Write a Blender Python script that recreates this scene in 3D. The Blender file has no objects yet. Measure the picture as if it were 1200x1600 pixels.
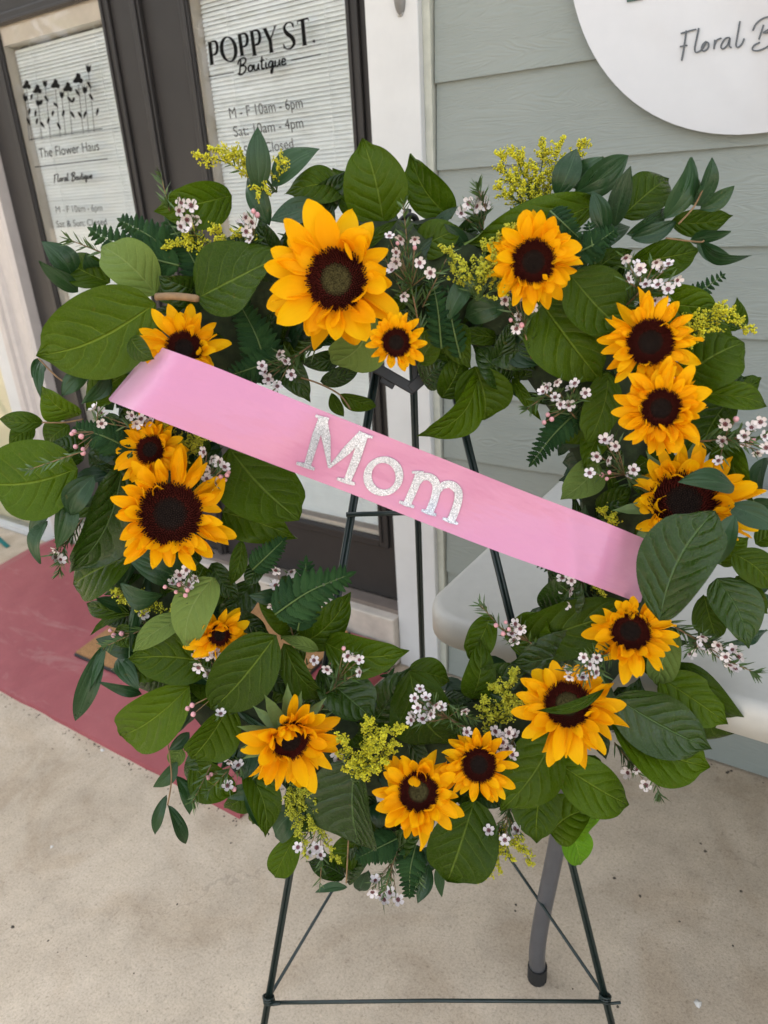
import bpy, math, random
from mathutils import Vector, Matrix, noise
V = Vector
rnd = random.Random(7)
sc = bpy.context.scene
COL = sc.collection

# ------------------------------------------------------------------ camera
H = 1.4                                   # eye height above the concrete
FPX, PITCH, ROLL, YAW = 1130.7, math.radians(23.49), math.radians(-3.464), math.radians(34.27)
fh = V((-math.sin(YAW), math.cos(YAW), 0))
FW = math.cos(PITCH) * fh - math.sin(PITCH) * V((0, 0, 1))
r0 = fh.cross(V((0, 0, 1))).normalized()
u0 = r0.cross(FW)
RT = math.cos(ROLL) * r0 + math.sin(ROLL) * u0
UP = -math.sin(ROLL) * r0 + math.cos(ROLL) * u0
CAM = V((0, 0, H))
cd = bpy.data.cameras.new("camera")
cam = bpy.data.objects.new("camera", cd)
COL.objects.link(cam)
cam.matrix_world = Matrix(((RT.x, UP.x, -FW.x, 0), (RT.y, UP.y, -FW.y, 0), (RT.z, UP.z, -FW.z, H), (0, 0, 0, 1)))
cd.sensor_fit = 'VERTICAL'
cd.sensor_height = 36
cd.lens = FPX / 1600 * 36
cd.clip_start, cd.clip_end = 0.05, 500
cd.dof.use_dof = True
cd.dof.focus_distance = 0.98
cd.dof.aperture_fstop = 5.6
sc.camera = cam

# ------------------------------------------------------------------ light
SUN_EL, SUN_AZ = math.radians(44), math.radians(-17)      # the sun stands behind the building, a little to its left
w = bpy.data.worlds.new("World")
sc.world = w
w.use_nodes = True
nt = w.node_tree
bg = nt.nodes["Background"]
sky = nt.nodes.new("ShaderNodeTexSky")
sky.sky_type = 'NISHITA'
sky.sun_disc = False
sky.sun_elevation = SUN_EL
sky.sun_rotation = SUN_AZ
sky.air_density = 1.0
sky.dust_density = 4.0
sky.ozone_density = 1.0
hs = nt.nodes.new("ShaderNodeHueSaturation")
hs.inputs["Saturation"].default_value = 0.28
nt.links.new(sky.outputs[0], hs.inputs["Color"])
nt.links.new(hs.outputs[0], bg.inputs[0])
bg.inputs[1].default_value = 0.13
sd = bpy.data.lights.new("sun", 'SUN')
sd.energy = 2.0
sd.angle = math.radians(0.6)
sd.color = (1.0, 0.94, 0.84)
so = bpy.data.objects.new("sun", sd)
COL.objects.link(so)
sdir = V((math.sin(SUN_AZ) * math.cos(SUN_EL), math.cos(SUN_AZ) * math.cos(SUN_EL), math.sin(SUN_EL)))
so.rotation_euler = sdir.to_track_quat('Z', 'Y').to_euler()
so.location = sdir * 20
sc.view_settings.view_transform = 'Standard'
sc.view_settings.look = 'None'
sc.view_settings.gamma = 1
sc.view_settings.exposure = 2.42
sc.cycles.max_bounces = 8
sc.cycles.transparent_max_bounces = 12

# ------------------------------------------------------------------ picture <-> place
def ray(x, y):
    return RT * ((x - 600) / FPX) + UP * ((800 - y) / FPX) + FW
def at_z(x, y, z=0.0):
    d = ray(x, y)
    return CAM + d * ((z - H) / d.z)
def at_y(x, y, Y):
    d = ray(x, y)
    return CAM + d * (Y / d.y)
WALL = 1.666                                # face of the siding

# ------------------------------------------------------------------ mesh helpers
class MB:
    def __init__(s):
        s.v, s.f, s.m, s.uv = [], [], [], {}
    def add(s, vs, fs, mi=0, uvs=None):
        b = len(s.v)
        s.v += [tuple(p) for p in vs]
        for f in fs:
            s.f.append(tuple(b + i for i in f)); s.m.append(mi)
        if uvs:
            for i, q in enumerate(uvs): s.uv[b + i] = q
    def box(s, a, b, mi=0):
        (x0, y0, z0), (x1, y1, z1) = a, b
        s.add([(x0, y0, z0), (x1, y0, z0), (x1, y1, z0), (x0, y1, z0), (x0, y0, z1), (x1, y0, z1), (x1, y1, z1), (x0, y1, z1)],
              [(0, 3, 2, 1), (4, 5, 6, 7), (0, 1, 5, 4), (1, 2, 6, 5), (2, 3, 7, 6), (3, 0, 4, 7)], mi)
    def tube(s, pts, r, n=6, mi=0, cap=True):
        pts = [V(p) for p in pts]
        rr = r if isinstance(r, (list, tuple)) else [r] * len(pts)
        prev = None; rings = []
        for i, p in enumerate(pts):
            t = (pts[min(i + 1, len(pts) - 1)] - pts[max(i - 1, 0)]).normalized()
            a = prev if prev is not None else (V((0, 0, 1)) if abs(t.z) < .9 else V((1, 0, 0)))
            x = (a - t * a.dot(t)).normalized(); y = t.cross(x); prev = x
            rings.append([p + (x * math.cos(2 * math.pi * k / n) + y * math.sin(2 * math.pi * k / n)) * rr[i] for k in range(n)])
        vs = [q for g in rings for q in g]; fs = []
        for i in range(len(pts) - 1):
            for k in range(n):
                fs.append((i * n + k, i * n + (k + 1) % n, (i + 1) * n + (k + 1) % n, (i + 1) * n + k))
        if cap:
            fs.append(tuple(range(n - 1, -1, -1))); fs.append(tuple((len(pts) - 1) * n + k for k in range(n)))
        s.add(vs, fs, mi)
    def blob(s, p, r, mi=0):
        p = V(p)
        s.add([p + V(d) * r for d in ((1, 0, 0), (-1, 0, 0), (0, 1, 0), (0, -1, 0), (0, 0, 1), (0, 0, -1))],
              [(0, 2, 4), (2, 1, 4), (1, 3, 4), (3, 0, 4), (2, 0, 5), (1, 2, 5), (3, 1, 5), (0, 3, 5)], mi)
    def mesh(s, name, mats, smooth=True):
        me = bpy.data.meshes.new(name)
        me.from_pydata(s.v, [], s.f)
        for m in (mats if isinstance(mats, (list, tuple)) else [mats]): me.materials.append(m)
        if any(s.m): me.polygons.foreach_set("material_index", s.m)
        if s.uv:
            l = me.uv_layers.new(name="UVMap")
            for lp in me.loops: l.data[lp.index].uv = s.uv.get(lp.vertex_index, (0, 0))
        if smooth: me.polygons.foreach_set("use_smooth", [True] * len(me.polygons))
        me.update()
        return me
    def build(s, name, mats, parent=None, smooth=False, **props):
        return link(name, s.mesh(name, mats, smooth), parent, **props)

def link(name, me, parent=None, **props):
    o = bpy.data.objects.new(name, me)
    COL.objects.link(o)
    if parent is not None: o.parent = parent
    for k, v in props.items(): o[k] = v
    return o
def bevel(o, wd=0.003, seg=2):
    m = o.modifiers.new("bevel", 'BEVEL'); m.width = wd; m.segments = seg; m.limit_method = 'ANGLE'
    return o
def thing(name, loc, label, cat, group=None):
    o = bpy.data.objects.new(name, None)
    COL.objects.link(o); o.location = loc; o.empty_display_size = .05
    o['label'] = label; o['category'] = cat
    if group: o['group'] = group
    return o
def child(name, mb, mat, t, smooth=False, **p):
    """a part whose coordinates were written in world space; t stands at a plain location"""
    o = mb.build(name, mat, t, smooth, **p)
    o.matrix_parent_inverse = Matrix.Translation(-t.location)
    return o

# ------------------------------------------------------------------ materials
def mat(name):
    m = bpy.data.materials.new(name); m.use_nodes = True
    t = m.node_tree
    return m, t, t.nodes["Principled BSDF"]
def N(t, typ, **kw):
    n = t.nodes.new(typ)
    for k, v in kw.items():
        if hasattr(n, k): setattr(n, k, v)
    return n
def noise_n(t, scale, detail=4, rough=.55, vec=None, dist=0):
    n = t.nodes.new("ShaderNodeTexNoise")
    n.inputs["Scale"].default_value = scale; n.inputs["Detail"].default_value = detail
    n.inputs["Roughness"].default_value = rough; n.inputs["Distortion"].default_value = dist
    if vec is not None: t.links.new(vec, n.inputs["Vector"])
    return n
def ramp(t, src, stops):
    n = t.nodes.new("ShaderNodeValToRGB")
    e = n.color_ramp.elements
    while len(e) < len(stops): e.new(.5)
    for el, (p, c) in zip(e, stops):
        el.position = p; el.color = (c if len(c) == 4 else (*c, 1)) if isinstance(c, tuple) else (c, c, c, 1)
    t.links.new(src, n.inputs[0])
    return n.outputs[0]
def mixc(t, fac, a, b, mode='MIX'):
    n = t.nodes.new("ShaderNodeMix"); n.data_type = 'RGBA'; n.blend_type = mode
    for s, v in ((0, fac), (6, a), (7, b)):
        if hasattr(v, "links"): t.links.new(v, n.inputs[s])
        elif isinstance(v, (int, float)): n.inputs[s].default_value = v
        else: n.inputs[s].default_value = (*v, 1)
    return n.outputs[2]
def math_n(t, op, a, b=None, c=None):
    n = t.nodes.new("ShaderNodeMath"); n.operation = op
    for i, v in enumerate((a, b, c)):
        if v is None: continue
        if hasattr(v, "links"): t.links.new(v, n.inputs[i])
        else: n.inputs[i].default_value = v
    return n.outputs[0]
def bump(t, p, h, strength=.3, dist=.001):
    b = t.nodes.new("ShaderNodeBump"); b.inputs["Strength"].default_value = strength; b.inputs["Distance"].default_value = dist
    t.links.new(h, b.inputs["Height"]); t.links.new(b.outputs[0], p.inputs["Normal"])
    return b
def objco(t): return t.nodes.new("ShaderNodeTexCoord").outputs["Object"]
def geopos(t): return t.nodes.new("ShaderNodeNewGeometry").outputs["Position"]
def scaled(t, vec, s):
    n = t.nodes.new("ShaderNodeMapping"); n.inputs["Scale"].default_value = s
    t.links.new(vec, n.inputs["Vector"]); return n.outputs[0]

def plain(name, col, rough=.5, metal=0, spec=.5, var=.12, nscale=25, bmp=.0):
    m, t, p = mat(name)
    n = noise_n(t, nscale, 5, .6, geopos(t))
    lo = tuple(c * (1 - var) for c in col); hi = tuple(min(1, c * (1 + var)) for c in col)
    t.links.new(ramp(t, n.outputs[0], [(.3, lo), (.7, hi)]), p.inputs["Base Color"])
    p.inputs["Roughness"].default_value = rough; p.inputs["Metallic"].default_value = metal
    p.inputs["Specular IOR Level"].default_value = spec
    if bmp: bump(t, p, noise_n(t, nscale * 8, 4, .6, geopos(t)).outputs[0], bmp, .001)
    return m

def m_concrete():
    m, t, p = mat("concrete")
    g = geopos(t)
    big = noise_n(t, 1.7, 6, .6, g, .4); mid = noise_n(t, 11, 6, .65, g); fine = noise_n(t, 210, 5, .75, g)
    c = ramp(t, big.outputs[0], [(.28, (.465, .385, .29)), (.72, (.60, .51, .40))])
    c = mixc(t, .55, c, ramp(t, mid.outputs[0], [(.3, (.72, .70, .68)), (.7, (1.16, 1.15, 1.14))]), 'MULTIPLY')
    c = mixc(t, .6, c, ramp(t, noise_n(t, 120, 3, .6, g).outputs[0], [(.30, (.55, .53, .51)), (.42, (1, 1, 1)), (.62, (1, 1, 1)), (.75, (1.3, 1.28, 1.25))]), 'MULTIPLY')
    c = mixc(t, .42, c, ramp(t, fine.outputs[0], [(.34, (.42, .40, .38)), (.5, (.98, .98, .98)), (.66, (1.25, 1.24, 1.22))]), 'MULTIPLY')
    st = noise_n(t, 3.1, 5, .6, g, 1.2)
    c = mixc(t, .8, c, ramp(t, st.outputs[0], [(.38, (.86, .82, .77)), (.52, (1, 1, 1)), (.66, (1.05, 1.045, 1.03))]), 'MULTIPLY')
    spots = noise_n(t, 19, 2, .5, g)
    c = mixc(t, math_n(t, 'MULTIPLY', ramp(t, spots.outputs[0], [(.71, 0.0), (.80, 1.0)]), .45), c, (.22, .175, .13))
    # hairline cracks, only here and there
    wob = noise_n(t, 5, 4, .6, g)
    add = t.nodes.new("ShaderNodeVectorMath"); add.operation = 'MULTIPLY_ADD'
    t.links.new(wob.outputs["Color"], add.inputs[0]); add.inputs[1].default_value = (.35, .35, 0); t.links.new(g, add.inputs[2])
    vo = t.nodes.new("ShaderNodeTexVoronoi"); vo.feature = 'DISTANCE_TO_EDGE'; vo.inputs["Scale"].default_value = 1.1
    t.links.new(add.outputs[0], vo.inputs["Vector"])
    cr = ramp(t, vo.outputs["Distance"], [(.0, 1.0), (.0035, 0.0)])
    where = ramp(t, noise_n(t, 1.1, 2, .5, g).outputs[0], [(.5, 0.0), (.56, 1.0)])
    c = mixc(t, math_n(t, 'MULTIPLY', math_n(t, 'MULTIPLY', cr, where), .35), c, (.2, .165, .13))
    t.links.new(c, p.inputs["Base Color"])
    p.inputs["Roughness"].default_value = .85; p.inputs["Specular IOR Level"].default_value = .3
    # brushed relief
    br = noise_n(t, 60, 5, .7, scaled(t, g, (2.2, .5, 1)))
    bump(t, p, math_n(t, 'ADD', br.outputs[0], fine.outputs[0]), .6, .0016)
    return m
def m_ramp():
    m, t, p = mat("worn_red_paint")
    g = geopos(t)
    a = noise_n(t, 2.4, 6, .62, g, .6); b = noise_n(t, 26, 5, .7, g)
    c = ramp(t, a.outputs[0], [(.3, (.255, .045, .054)), (.7, (.345, .085, .092))])
    sc_ = noise_n(t, 4, 5, .7, scaled(t, g, (.7, 3.0, 1)), .8)
    c = mixc(t, math_n(t, 'MULTIPLY', ramp(t, sc_.outputs[0], [(.58, 0.0), (.76, 1.0)]), .34), c, (.50, .34, .31))
    c = mixc(t, .35, c, ramp(t, b.outputs[0], [(.3, (.78, .76, .76)), (.7, (1.12, 1.12, 1.12))]), 'MULTIPLY')
    t.links.new(c, p.inputs["Base Color"]); p.inputs["Roughness"].default_value = .62
    bump(t, p, noise_n(t, 110, 5, .7, g).outputs[0], .6, .0016)
    return m
def m_siding():
    m, t, p = mat("sage_siding_paint")
    g = objco(t)
    n = noise_n(t, 3, 4, .6, geopos(t))
    c = ramp(t, n.outputs[0], [(.3, (.212, .240, .220)), (.7, (.240, .266, .246))])
    t.links.new(c, p.inputs["Base Color"]); p.inputs["Roughness"].default_value = .55
    # wood-grain emboss: long lines along the board, bent round cathedral figures
    oi = t.nodes.new("ShaderNodeObjectInfo")
    comb = t.nodes.new("ShaderNodeCombineXYZ"); t.links.new(math_n(t, 'MULTIPLY', oi.outputs["Random"], 7.0), comb.inputs[0])
    ad = t.nodes.new("ShaderNodeVectorMath"); ad.operation = 'ADD'
    t.links.new(g, ad.inputs[0]); t.links.new(comb.outputs[0], ad.inputs[1])
    n2 = noise_n(t, 2.2, 3, .5, scaled(t, ad.outputs[0], (1.4, 1, 9)), .6)
    h = math_n(t, 'SINE', math_n(t, 'MULTIPLY', n2.outputs[0], 130))
    n3 = noise_n(t, 40, 3, .6, scaled(t, ad.outputs[0], (.4, 1, 2.0)))
    h = math_n(t, 'MULTIPLY', h, ramp(t, n3.outputs[0], [(.35, .15), (.65, 1.0)]))
    bump(t, p, h, .34, .0014)
    return m
def m_trim():
    m, t, p = mat("white_trim_paint")
    g = geopos(t)
    c = ramp(t, noise_n(t, 8, 5, .6, g).outputs[0], [(.3, (.52, .526, .522)), (.7, (.575, .582, .576))])
    d = noise_n(t, 30, 4, .7, scaled(t, g, (1, 1, .3)))
    c = mixc(t, math_n(t, 'MULTIPLY', ramp(t, d.outputs[0], [(.68, 0.0), (.8, 1.0)]), .25), c, (.5, .49, .45))
    t.links.new(c, p.inputs["Base Color"]); p.inputs["Roughness"].default_value = .5
    bump(t, p, noise_n(t, 60, 5, .6, scaled(t, g, (1.6, 1.6, .12))).outputs[0], .35, .0015)
    return m
def m_glass():
    m = bpy.data.materials.new("window_glass"); m.use_nodes = True; t = m.node_tree; t.nodes.clear()
    o = t.nodes.new("ShaderNodeOutputMaterial"); mx = t.nodes.new("ShaderNodeMixShader")
    tr = t.nodes.new("ShaderNodeBsdfTransparent"); gl = t.nodes.new("ShaderNodeBsdfGlossy"); gl.inputs["Roughness"].default_value = .01
    fr = t.nodes.new("ShaderNodeFresnel"); fr.inputs[0].default_value = 1.5
    tr.inputs[0].default_value = (.985, .995, .99, 1)
    t.links.new(fr.outputs[0], mx.inputs[0]); t.links.new(tr.outputs[0], mx.inputs[1]); t.links.new(gl.outputs[0], mx.inputs[2])
    t.links.new(mx.outputs[0], o.inputs[0])
    return m
def m_leaf(name, dark, light, vein, rough, back, veins=7, quilt=.5, trans=.14, spec=.12):
    m, t, p = mat(name)
    uvn = t.nodes.new("ShaderNodeUVMap"); sx = t.nodes.new("ShaderNodeSeparateXYZ"); t.links.new(uvn.outputs[0], sx.inputs[0])
    u = sx.outputs[0]; v = math_n(t, 'ABSOLUTE', math_n(t, 'SUBTRACT', math_n(t, 'MULTIPLY', sx.outputs[1], 2), 1))
    oi = t.nodes.new("ShaderNodeObjectInfo"); rv = oi.outputs["Random"]
    g = geopos(t)
    nb = noise_n(t, 26, 4, .6, g)
    f = math_n(t, 'ADD', math_n(t, 'MULTIPLY', nb.outputs[0], .5), math_n(t, 'MULTIPLY', rv, .55))
    c = ramp(t, f, [(.2, dark), (.8, light)])
    wob = noise_n(t, 60, 2, .5, g)
    k = math_n(t, 'SUBTRACT', math_n(t, 'MULTIPLY', u, float(veins)), math_n(t, 'MULTIPLY', math_n(t, 'POWER', v, 1.25), 2.1))
    k = math_n(t, 'ADD', k, math_n(t, 'MULTIPLY', wob.outputs[0], .35))
    fr = math_n(t, 'ABSOLUTE', math_n(t, 'SUBTRACT', math_n(t, 'FRACT', k), .5))        # 0 on a side vein
    lat = ramp(t, fr, [(.0, 1.0), (.055, 0.0)])
    lat = math_n(t, 'MULTIPLY', lat, ramp(t, v, [(.55, 1.0), (.95, 0.0)]))
    mid = ramp(t, v, [(.0, 1.0), (.022, .9), (.045, 0.0)])
    vm = math_n(t, 'MAXIMUM', math_n(t, 'MULTIPLY', lat, .5), mid)
    net = t.nodes.new("ShaderNodeTexVoronoi"); net.feature = 'DISTANCE_TO_EDGE'; net.inputs["Scale"].default_value = 210
    t.links.new(g, net.inputs["Vector"])
    netm = ramp(t, net.outputs["Distance"], [(.0, 1.0), (.09, 0.0)])
    c = mixc(t, math_n(t, 'MULTIPLY', netm, .13), c, vein)
    c = mixc(t, math_n(t, 'MULTIPLY', vm, .62), c, vein)
    # small blemishes
    sp = noise_n(t, 75, 2, .5, g)
    c = mixc(t, math_n(t, 'MULTIPLY', ramp(t, sp.outputs[0], [(.72, 0.0), (.78, 1.0)]), .45), c, (.12, .085, .02))
    geo = t.nodes.new("ShaderNodeNewGeometry")
    c = mixc(t, geo.outputs["Backfacing"], c, back)
    t.links.new(c, p.inputs["Base Color"])
    t.links.new(ramp(t, nb.outputs[0], [(.3, max(.05, rough - .12)), (.7, rough + .10)]), p.inputs["Roughness"])
    p.inputs["Specular IOR Level"].default_value = spec
    hgt = math_n(t, 'SUBTRACT', math_n(t, 'MULTIPLY', ramp(t, fr, [(.0, 0.0), (.25, .8), (.5, 1.0)]), ramp(t, v, [(.5, 1.0), (1.0, 0.0)])), math_n(t, 'MULTIPLY', mid, 1.2))
    hgt = math_n(t, 'SUBTRACT', hgt, math_n(t, 'MULTIPLY', netm, .12))
    bump(t, p, hgt, min(1, quilt * 1.3), .003)
    tl = t.nodes.new("ShaderNodeBsdfTranslucent"); t.links.new(mixc(t, .5, c, (.16, .34, .02)), tl.inputs[0])
    mx = t.nodes.new("ShaderNodeMixShader"); mx.inputs[0].default_value = trans
    out = t.nodes["Material Output"]
    t.links.new(p.outputs[0], mx.inputs[1]); t.links.new(tl.outputs[0], mx.inputs[2]); t.links.new(mx.outputs[0], out.inputs[0])
    return m
def m_petal():
    m, t, p = mat("sunflower_petal")
    uvn = t.nodes.new("ShaderNodeUVMap"); sx = t.nodes.new("ShaderNodeSeparateXYZ"); t.links.new(uvn.outputs[0], sx.inputs[0])
    oi = t.nodes.new("ShaderNodeObjectInfo")
    base = ramp(t, sx.outputs[0], [(0, (.84, .34, .002)), (.3, (.93, .49, .002)), (.8, (.95, .56, .003)), (1, (.95, .56, .003))])
    st = noise_n(t, 1, 3, .6, scaled(t, uvn.outputs[0], (1.5, 34, 1)))
    c = mixc(t, .35, base, ramp(t, st.outputs[0], [(.3, (.80, .68, .6)), (.7, (1.08, 1.12, 1.1))]), 'MULTIPLY')
    c = mixc(t, math_n(t, 'MULTIPLY', oi.outputs["Random"], .5), c, (.86, .33, .003))
    t.links.new(c, p.inputs["Base Color"]); p.inputs["Roughness"].default_value = .55; p.inputs["Specular IOR Level"].default_value = .08
    bump(t, p, st.outputs[0], .35, .0012)
    tl = t.nodes.new("ShaderNodeBsdfTranslucent"); t.links.new(mixc(t, .6, c, (.9, .40, .005)), tl.inputs[0])
    mx = t.nodes.new("ShaderNodeMixShader"); mx.inputs[0].default_value = .36
    t.links.new(p.outputs[0], mx.inputs[1]); t.links.new(tl.outputs[0], mx.inputs[2]); t.links.new(mx.outputs[0], t.nodes["Material Output"].inputs[0])
    return m
def m_disc(name, inner, outer):
    m, t, p = mat(name)
    uvn = t.nodes.new("ShaderNodeUVMap"); sx = t.nodes.new("ShaderNodeSeparateXYZ"); t.links.new(uvn.outputs[0], sx.inputs[0])
    n = noise_n(t, 500, 2, .5, geopos(t))
    c = ramp(t, sx.outputs[0], [(0, inner), (.38, inner), (.55, outer), (1, outer)])
    c = mixc(t, .8, c, ramp(t, n.outputs[0], [(.35, (.3, .3, .3)), (.65, (1.7, 1.6, 1.5))]), 'MULTIPLY')
    t.links.new(c, p.inputs["Base Color"]); p.inputs["Roughness"].default_value = .8; p.inputs["Specular IOR Level"].default_value = .05
    return m
def m_satin():
    m, t, p = mat("pink_satin")
    uvn = t.nodes.new("ShaderNodeUVMap")
    th = noise_n(t, 1, 2, .5, scaled(t, uvn.outputs[0], (900, 90, 1)))
    c = mixc(t, .12, (.53, .212, .340), ramp(t, th.outputs[0], [(.3, (.75, .75, .75)), (.7, (1.12, 1.12, 1.12))]), 'MULTIPLY')
    t.links.new(c, p.inputs["Base Color"])
    p.inputs["Roughness"].default_value = .33; p.inputs["Specular IOR Level"].default_value = .6
    p.inputs["Sheen Tint"].default_value = (.93, .85, 1, 1); p.inputs["Sheen Weight"].default_value = .4; p.inputs["Sheen Roughness"].default_value = .4
    p.inputs["Anisotropic"].default_value = .6
    wr = noise_n(t, 1, 3, .5, scaled(t, uvn.outputs[0], (9, 2.5, 1)))
    bump(t, p, math_n(t, 'ADD', wr.outputs[0], math_n(t, 'MULTIPLY', th.outputs[0], .010)), .34, .012)
    return m
def m_glitter():
    m, t, p = mat("silver_glitter")
    g = geopos(t)
    vo = t.nodes.new("ShaderNodeTexVoronoi"); vo.inputs["Scale"].default_value = 1700; t.links.new(g, vo.inputs["Vector"])
    bw = t.nodes.new("ShaderNodeSeparateColor"); t.links.new(vo.outputs["Color"], bw.inputs[0])
    t.links.new(ramp(t, bw.outputs[0], [(0, (.22, .24, .29)), (.5, (.52, .55, .62)), (1, (.90, .92, .97))]), p.inputs["Base Color"])
    p.inputs["Metallic"].default_value = .55; p.inputs["Roughness"].default_value = .28
    bump(t, p, bw.outputs[1], .6, .0007)
    return m

M_CONC, M_RAMP, M_SIDE, M_TRIM, M_GLASS = m_concrete(), m_ramp(), m_siding(), m_trim(), m_glass()
M_CAULK = plain("sage_caulk", (.42, .43, .37), .6)
M_DOOR = plain("charcoal_door_paint", (.031, .028, .0265), .42, spec=.28, var=.1, nscale=9, bmp=.05)
M_REVEAL = plain("cream_reveal", (.62, .56, .49), .6, var=.05)
M_SLAT = plain("white_slat", (.88, .92, .93), .45, var=.03)
M_ROOM = plain("unlit_room_grey", (.10, .10, .10), .9)
M_INK = plain("black_vinyl", (.008, .008, .008), .7, spec=.04, var=.1)
M_INK2 = plain("grey_vinyl", (.032, .033, .033), .7, spec=.06, var=.1)
M_CASE = plain("pale_casing_paint", (.50, .46, .43), .5, var=.06)
M_SILL = plain("weathered_threshold", (.47, .42, .36), .7, var=.18, nscale=14, bmp=.2)
M_BOOT = plain("brown_sill_metal", (.16, .13, .11), .5)
M_SIGN = plain("gloss_white_acrylic", (.52, .525, .54), .07, var=.015)
M_SIGNINK = plain("slate_acrylic", (.075, .085, .095), .3, var=.1)
M_SIGNGREEN = plain("dark_green_acrylic", (.03, .075, .06), .3, var=.1)
M_TABLE = plain("warm_white_plastic", (.47, .46, .425), .5, var=.04, nscale=40, bmp=.12)
M_LEG = plain("grey_powder_coat", (.105, .105, .112), .32, .3, var=.12)
M_FOOT = plain("black_rubber", (.012, .012, .012), .7)
M_WIRE = plain("dark_green_wire", (.011, .022, .020), .35, var=.25, nscale=60)
M_BLACK = plain("black_plastic", (.013, .014, .017), .42, var=.2)
M_COIR = plain("brown_coir", (.33, .17, .065), .95, var=.35, nscale=160, bmp=.8)
M_TEAL = plain("teal_paint", (.02, .22, .22), .4)
M_CRUMB = plain("debris", (.07, .055, .04), .9, var=.5, nscale=90)
M_CRUMBL = plain("pale_chip", (.62, .60, .56), .9)
M_MOSS = plain("moss_core", (.020, .032, .010), .95, var=.5, nscale=60, bmp=.8)  # colour darkened to deepen the shadow between the leaves
M_BARK = plain("brown_stem", (.20, .12, .055), .7, var=.3, nscale=80)
M_GSTEM = plain("green_stem", (.07, .12, .025), .55, var=.2, nscale=80)
M_SALAL = m_leaf("salal_leaf", (.028, .056, .001), (.060, .106, .002), (.17, .235, .025), .27, (.13, .19, .045), 6, .55)
M_OLIVE = m_leaf("olive_leaf", (.022, .046, .001), (.046, .082, .002), (.15, .21, .03), .29, (.13, .19, .045), 6, .5)  # this and the deep leaf darkened to paint shadow among the fillers
M_DEEP = m_leaf("deep_glossy_leaf", (.011, .030, .002), (.026, .058, .004), (.08, .14, .04), .24, (.10, .15, .05), 7, .5, .06, .34)
M_BLUE = m_leaf("ruscus_leaf", (.009, .032, .011), (.024, .062, .020), (.055, .105, .05), .33, (.05, .10, .04), 1, .15, .05, .30)
M_PALE = m_leaf("pale_leaf_underside", (.095, .145, .03), (.145, .205, .045), (.23, .30, .09), .6, (.13, .19, .045), 6, .45)
M_LIME = m_leaf("young_bright_leaf", (.10, .24, .008), (.16, .33, .014), (.26, .42, .05), .4, (.16, .3, .03), 6, .4, .3)
M_FERN = m_leaf("fern_leaflet", (.009, .034, .012), (.024, .066, .018), (.05, .10, .03), .42, (.04, .08, .03), 9, .4, .06)
M_PETAL = m_petal()
M_DISC = m_disc("dark_disc", (.010, .007, .006), (.020, .006, .004))
M_DISCG = m_disc("dark_disc_green_heart", (.052, .046, .018), (.018, .006, .004))
M_FLORET = plain("maroon_florets", (.078, .013, .009), .8, spec=.06, var=.5, nscale=400)
M_FLORETC = plain("brown_florets", (.034, .020, .013), .8, spec=.06, var=.6, nscale=500)
M_FLORETG = plain("olive_florets", (.075, .062, .022), .8, spec=.06, var=.6, nscale=500)
M_SEPAL = plain("sepal_green", (.085, .14, .035), .6, var=.3, nscale=60, bmp=.3)
M_WPET = plain("white_waxflower", (.66, .60, .59), .45, var=.12, nscale=120)
M_WCEN = plain("maroon_waxflower_heart", (.12, .022, .03), .5, var=.4, nscale=300)
M_WBUD = plain("pink_bud", (.66, .33, .36), .45, var=.15, nscale=120)
M_NEEDLE = plain("needle_green", (.055, .105, .022), .5, var=.35, nscale=70)
M_GOLD = plain("goldenrod_yellow", (.56, .52, .012), .6, var=.3, nscale=130)
M_GOLDG = plain("goldenrod_green", (.42, .42, .018), .6, var=.3, nscale=130)
M_SATIN, M_GLIT = m_satin(), m_glitter()

# ------------------------------------------------------------------ setting: ground, ramp, building
g = MB()
g.add([(-90, -90, 0), (90, -90, 0), (90, 90, 0), (-90, 90, 0)], [(0, 1, 2, 3)])
g.build("ground", M_CONC, kind="structure")

RZ = .095                                    # height of the painted ramp at the doors
rx0, rx1, ry0, ry1 = -2.86, -1.10, .898, 1.60
mb = MB()
nx, ny = 30, 12
def rz(x, y): return max(.004, .012 + (RZ - .012) * (y - ry0) / (ry1 - ry0))
vs, fs = [], []
for j in range(ny + 1):
    for i in range(nx + 1):
        x = rx0 + (rx1 - rx0) * i / nx; y = ry0 + (ry1 - ry0) * j / ny
        if j == 0: y += .005 * noise.noise(V((x * 9, 0, 3)))
        if i == nx: x += .005 * noise.noise(V((0, y * 11, 5)))
        vs.append((x, y, rz(x, y)))
for j in range(ny):
    for i in range(nx):
        a = j * (nx + 1) + i; fs.append((a, a + 1, a + nx + 2, a + nx + 1))
mb.add(vs, fs)
fr_ = [vs[i] for i in range(nx + 1)]
mb.add(fr_ + [(x, y - .004, 0) for x, y, z in fr_], [(i + 1, i, i + nx + 1, i + nx + 2) for i in range(nx)])
rt_ = [vs[j * (nx + 1) + nx] for j in range(ny + 1)]
mb.add(rt_ + [(x, y, 0) for x, y, z in rt_], [(j + 1, j, j + ny + 1, j + ny + 2) for j in range(ny)])
fl = [vs[j * (nx + 1)] for j in range(ny + 1)]
mb.add(fl + [(x - .17 * (z / RZ) - .05, y, .002) for x, y, z in fl], [(j, j + 1, j + ny + 2, j + ny + 1) for j in range(ny)])
mb.build("entrance_ramp", M_RAMP, kind="structure")

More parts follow.
